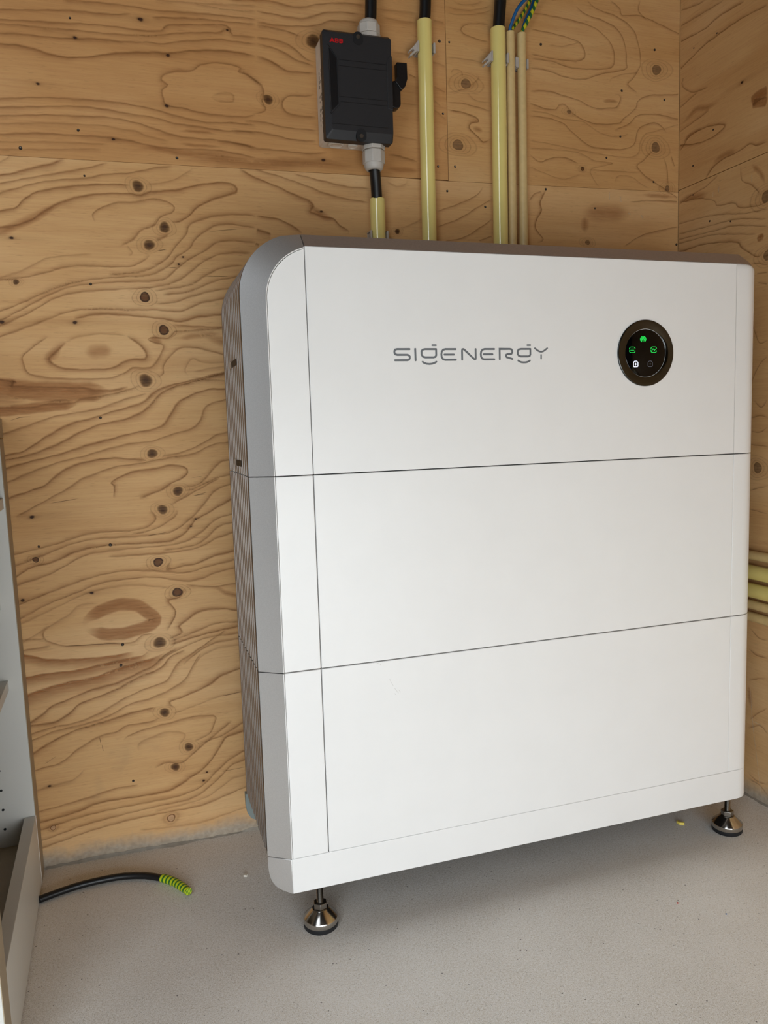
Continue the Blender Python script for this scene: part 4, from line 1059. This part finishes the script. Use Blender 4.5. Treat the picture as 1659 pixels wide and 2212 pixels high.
def cable(name, pts, r, mat, label, cat='cable', n=18, step=0.012):
    P3 = []; q = [pts[0]] + list(pts) + [pts[-1]]
    for i in range(1, len(q) - 2):
        a, b, c, d = (Vector(v) for v in q[i - 1:i + 3]); k_ = max(2, int((c - b).length / step))
        for k in range(k_):
            t = k / k_; P3.append(0.5 * ((2 * b) + (c - a) * t + (2 * a - 5 * b + 4 * c - d) * t * t + (3 * b - a - 3 * c + d) * t ** 3))
    P3.append(Vector(q[-2]))
    o = MB().tube(P3, r, n=n).build(name, mat, None, smooth=50)
    return tag(o, label, cat)
cable('black_cable', [(0.2500, 0.3000, 1.390), (0.2540, 0.300, 1.44), (0.2560, 0.302, 1.60), (0.262, 0.305, 2.0), (0.265, 0.306, 2.40)], 0.0098, M['cable_black'], 'thick black cable entering the top gland of the switch box')
cable('black_cable', [(0.2505, 0.3010, 1.182), (0.2540, 0.306, 1.160), (0.2600, 0.3190, 1.124), (0.2615, CY, 1.09), (0.2617, CY, 0.95)], 0.0095, M['cable_black'], 'short black cable from bottom gland of the switch box into yellow pipe')
cable('black_cable', [(0.3586, CY, 1.30), (0.3590, CY, 1.42), (0.3615, CY, 1.46), (0.366, 0.323, 1.60), (0.372, 0.324, 2.40)], 0.0100, M['cable_black'], 'black cable leaving the top of long yellow pipe next to switch box')
cable('black_cable', [(0.5010, CY, 1.30), (0.5020, CY, 1.42), (0.5068, CY, 1.48), (0.516, 0.322, 1.60), (0.53, 0.320, 2.40)], 0.0106, M['cable_black'], 'black cable leaving the yellow pipe beside the two thin cream pipes')
cable('blue_wire', [(0.5250, 0.3240, 1.36), (0.5252, 0.3235, 1.430), (0.5275, 0.320, 1.445), (0.5365, 0.314, 1.468), (0.5550, 0.310, 1.488), (0.59, 0.306, 1.512), (0.64, 0.304, 1.54)], 0.0030, M['wire_blue'], 'blue wire curving out of the left thin cream pipe', 'wire', 10, 0.006)
cable('green_yellow_wire', [(0.5306, 0.3295, 1.36), (0.5310, 0.3295, 1.430), (0.5360, 0.3300, 1.443), (0.5520, 0.331, 1.464), (0.5700, 0.332, 1.492), (0.585, 0.333, 1.525), (0.590, 0.333, 1.60)], 0.0028, M['wire_gy'], 'green and yellow earth wire beside the blue wire in left cream pipe', 'wire', 12, 0.006)
cable('green_yellow_wire', [(0.5500, 0.3250, 1.36), (0.5508, 0.3250, 1.430), (0.5570, 0.323, 1.446), (0.5700, 0.321, 1.470), (0.5840, 0.319, 1.500), (0.61, 0.318, 1.55), (0.66, 0.318, 1.64)], 0.0034, M['wire_gy'], 'green and yellow earth wire leaving the furthest right cream pipe', 'wire', 12, 0.006)
cable('blue_wire', [(0.5530, 0.3310, 1.36), (0.5535, 0.3310, 1.428), (0.5600, 0.331, 1.455), (0.5735, 0.331, 1.482), (0.5850, 0.331, 1.51), (0.61, 0.331, 1.56)], 0.0028, M['wire_blue'], 'blue wire half hidden behind green and yellow wire of furthest right pipe', 'wire', 10, 0.006)

def clip(x, y, r, zc, label, latch=False, grp='grey saddle clips holding the pipes'):
    h = 0.0085
    root = MB().box(x - r * 0.7, x + r * 0.7, y + r, WY, zc - h, zc + h).box(x - r - 0.002, x + r + 0.002, WY - 0.003, WY, zc - h, zc + h).build('pipe_clip', M['clip'], None, smooth=30)
    tag(root, label, 'pipe clip', grp)
    for s_ in (-1, 1):
        a = MB(); xi, xo = x + s_ * (r + 0.0003), x + s_ * (r + 0.0035); x0_, x1_ = min(xi, xo), max(xi, xo); xt = x + s_ * (r + 0.0012)
        a.box(min(xi, xt), max(xi, xt), y - r * 0.45, WY - 0.003, zc - h, zc + h)
        a.box(x0_, x1_, y - r * 0.5, WY - 0.003, zc + h - 0.0016, zc + h).box(x0_, x1_, y - r * 0.5, WY - 0.003, zc - h, zc - h + 0.0016)
        a.box(x0_, x1_, y - r * 0.62, y - r * 0.45, zc - h, zc + h)
        a.build('clip_arm', M['clip'], root, smooth=0, bevel=0.0003)
    if latch:
        X = x - r - 0.0004
        pl = [(X, zc + 0.0095), (X - 0.0018, zc + 0.0095), (X - 0.010, zc - 0.001), (X - 0.0185, zc - 0.0085), (X - 0.0170, zc - 0.0105), (X - 0.0115, zc - 0.0055), (X - 0.0085, zc - 0.0075), (X - 0.0180, zc - 0.0165), (X - 0.0165, zc - 0.0190), (X - 0.0045, zc - 0.0085), (X, zc - 0.0075)]
        lt = MB().prism(pl, 'y', y - r * 0.55, y - r * 0.55 + 0.009).build('latch_strap', M['clip'], root, smooth=0, bevel=0.0004)
    return root
clip(0.3586, CY, 0.0132, 1.3840, 'pale grey clip with open strap on the long yellow pipe by the switch', True, None)
clip(0.5010, CY, 0.0138, 1.3830, 'pale grey clip with open strap on the yellow pipe beside cream pipes', True, None)
clip(0.5278, 0.3265, 0.0080, 1.3815, 'small grey clip around the left thin cream pipe', False, None)
clip(0.5507, 0.3265, 0.0081, 1.3805, 'small grey clip around the furthest right thin cream pipe', False, None)
clip(0.2617, CY, 0.0132, 1.0600, 'grey clip on the short yellow pipe, half sunk behind the cabinet top', False, None)

# five pipes along the right wall
for zc, r, mt, lb_ in ((0.4693, 0.0085, 'conduit_cream', 'thin cream horizontal pipe on the right wall, topmost of the five'),
                       (0.4390, 0.0134, 'conduit_yellow', 'thick yellow horizontal pipe on the right wall, upper of the two thick ones'),
                       (0.4053, 0.0134, 'conduit_yellow', 'thick yellow horizontal pipe on the right wall, lower of the two thick ones'),
                       (0.3772, 0.0083, 'conduit_cream', 'thin cream horizontal pipe right beneath the two thick yellow ones'),
                       (0.3542, 0.0086, 'conduit_cream', 'thin cream horizontal pipe on the right wall, lowest of the five')):
    o = MB().tube([(WX - 0.003 - r, 0.335, zc), (WX - 0.003 - r, 0.0, zc), (WX - 0.003 - r, -1.6, zc)], r, n=36).build('wall_conduit', M[mt], None, smooth=50)
    tag(o, lb_, 'conduit')
for yb_ in (0.27,):
    o = MB().box(WX - 0.0032, WX, yb_ - 0.008, yb_ + 0.008, 0.343, 0.480).build('pipe_rail', M['clip'], None, smooth=0)
    tag(o, 'flat grey mounting rail behind the five pipes of the right wall', 'mounting rail')

# ------------------------------------------------------------------ screws sunk into the sheets
def screw_mesh():
    b = MB()
    b.lathe([(0.0019, -0.0002), (0.0022, -0.0007), (0.0030, -0.0005), (0.0033, 0.0)], 0, 0, 0, n=12, mi=1, axis='y')
    b.lathe([(0.0001, -0.0004), (0.0010, -0.0004), (0.0019, -0.0008), (0.0022, -0.0001)], 0, 0, 0, n=12, mi=0, axis='y')
    b.box(-0.0012, 0.0012, -0.0009, -0.0003, -0.0003, 0.0003, 1).box(-0.0003, 0.0003, -0.0009, -0.0003, -0.0012, 0.0012, 1)
    return b.build('wood_screw', [M['screw'], M['screw_hole']], None, smooth=40)
scr = screw_mesh(); first = True; rs = random.Random(2)
ORD = 'first second third fourth fifth sixth seventh eighth ninth tenth eleventh twelfth thirteenth fourteenth fifteenth sixteenth'.split()
classes = {}
for it in SCREWS_B.split():
    a, z = (float(v) / 2000 for v in it.split(','))
    up = z > (seamL(a) if a < XS else seamR(a))
    key = 'UL' if up and a < XS else ('UR' if up else ('LL' if a < 0.05 else 'LR'))
    classes.setdefault(key, []).append((a, z))
for it in SCREWS_R.split():
    a, z = (float(v) / 2000 for v in it.split(','))
    classes.setdefault('RU' if z > 1.182 else 'RL', []).append((a, z))
WORDS = {'UL': ('upper left plywood sheet', 'from the left', lambda p: p[0]), 'UR': ('upper right plywood sheet of the back wall', 'from the left', lambda p: p[0]),
         'LL': ('lower plywood left of the battery cabinet', 'from the top', lambda p: -p[1]), 'LR': ('lower plywood just above the cabinet', 'from the left', lambda p: p[0]),
         'RU': ('upper sheet of the right wall', 'from the top', lambda p: -p[1]), 'RL': ('lower sheet of the right wall', 'from the top', lambda p: -p[1])}
for key, lst in classes.items():
    where, how, srt = WORDS[key]; side = key[0] == 'R'
    for n_, (a, z) in enumerate(sorted(lst, key=srt)):
        o = scr if first else scr.copy()
        if not first: C.objects.link(o)
        first = False
        k = rs.uniform(0.55, 0.85) * (0.8 if side else 1)
        o.scale = (k, 1, k * rs.uniform(0.8, 1.0))
        o.location = (a, WY, z) if not side else (WX, a, z)
        o.rotation_euler = (0, rs.uniform(0, 3), 0) if not side else (0, 0, -PI / 2)
        tag(o, 'dark countersunk screw in ' + where + ', ' + ORD[n_] + ' ' + how, 'screw', 'screws in the ' + ('right' if side else 'back') + ' plywood wall')

# ------------------------------------------------------------------ white shelf cabinet at the left edge
cab = thing('shelf_cabinet', 'low white open shelf cabinet with beige edging against the back wall', 'cabinet', (-0.362, 0.336, 0.0), (0, -0.0108, 0.0208))
CX = -0.362
def part(name, mb_, mat, label=None, bevel=0.0006): return mb_.build(name, mat, cab, smooth=0, bevel=bevel, label=label)
pan = part('side_panel', MB().box(CX - 0.40, CX - 0.0008, 0.292, 0.336, 0.001, 0.7255), M['melamine'])
MB().box(CX - 0.0008, CX, 0.292, 0.336, 0.001, 0.7255).build('edge_strip', M['edge_band'], pan, smooth=0)
for i in range(12):
    MB().lathe([(0.0001, -0.0003), (0.0021, -0.0003), (0.0021, 0.001)], CX - 0.0465, 0.292, 0.0715 + 0.0325 * i, n=16, axis='y').build('peg_hole', M['rubber'], pan, smooth=40)
MB().box(CX - 0.0008, CX + 0.0003, 0.2896, 0.2930, 0.0015, 0.1180).build('panel_edge', M['white'], pan, smooth=0)
pan2 = part('side_panel', MB().box(CX - 0.40, CX - 0.0008, -0.135, -0.096, 0.001, 0.7255), M['melamine'])
MB().box(CX - 0.0008, CX, -0.135, -0.096, 0.001, 0.7255).build('edge_strip', M['edge_band'], pan2, smooth=0)
part('top_board', MB().box(CX - 0.40, CX + 0.0005, -0.137, 0.337, 0.7265, 0.7570), M['edge_band'])
for z0, x1 in ((0.6180, CX - 0.003), (0.4600, CX - 0.0215), (0.3300, CX - 0.0210)):
    part('shelf', MB().box(CX - 0.385, x1, -0.0955, 0.2915, z0, z0 + 0.0165), M['melamine'])
part('bottom_board', MB().box(CX - 0.385, CX - 0.017, -0.0955, 0.2915, 0.058, 0.074), M['edge_band'])
part('plinth_board', MB().box(CX - 0.0170, CX, -0.0955, 0.2915, 0.002, 0.1175), M['melamine'])
part('back_panel', MB().box(CX - 0.405, CX - 0.400, -0.135, 0.336, 0.001, 0.7255), M['edge_band'])

# ------------------------------------------------------------------ loose cable on the floor
pts = [(-0.3602, 0.2340, 0.0060), (-0.3548, 0.2369, 0.0060), (-0.3240, 0.2478, 0.0060), (-0.2957, 0.2546, 0.0060), (-0.2600, 0.2568, 0.0060), (-0.2316, 0.2545, 0.0060), (-0.2000, 0.2440, 0.0060), (-0.1741, 0.2261, 0.0060)]
o = cable('loose_cable', pts, 0.0055, M['cable_black'], 'loose black cable lying on the concrete with green and yellow taped end')
MB().tube([(-0.1745, 0.2264, 0.0062), (-0.1650, 0.2180, 0.0064), (-0.1540, 0.2040, 0.0068), (-0.1440, 0.1860, 0.0072), (-0.1360, 0.1690, 0.0078)], 0.0066, n=20, radii=[0.0064, 0.0068, 0.0066, 0.0066, 0.0058]).build('taped_end', M['tape_gy'], o, smooth=50, label='green and yellow taped end')

# ------------------------------------------------------------------ crumbs on the floor
def crumb(name, x, y, pts_, h, mat, label, cat):
    o = MB().prism([(x + a, y + b) for a, b in pts_], 'z', 0.0, h).build(name, mat, None, smooth=0, bevel=0.0004); return tag(o, label, cat)
crumb('plastic_offcut', 0.7184, 0.0757, [(-0.004, -0.001), (0.003, -0.005), (0.006, -0.002), (0.001, 0.001), (-0.001, 0.007), (-0.005, 0.006)], 0.004, M['yellow_bit'], 'tiny yellow offcut on the floor near the right steel foot', 'offcut')
crumb('plaster_crumb', -0.0433, 0.1936, [(-0.004, -0.002), (0.001, -0.004), (0.004, 0.0), (0.002, 0.004), (-0.003, 0.003)], 0.003, M['white_bit'], 'white crumb on the floor left of the battery cabinet', 'crumb')
crumb('plastic_crumb', 0.6074, -0.1614, [(-0.0015, -0.001), (0.002, -0.001), (0.001, 0.002)], 0.001, M['wire_blue'], 'tiny blue speck on the concrete at the right', 'crumb')
crumb('plastic_crumb', 0.5595, -0.1145, [(-0.0015, -0.001), (0.002, -0.001), (0.001, 0.002)], 0.001, M['logo_red'], 'tiny red speck on the concrete in front of the cabinet', 'crumb')
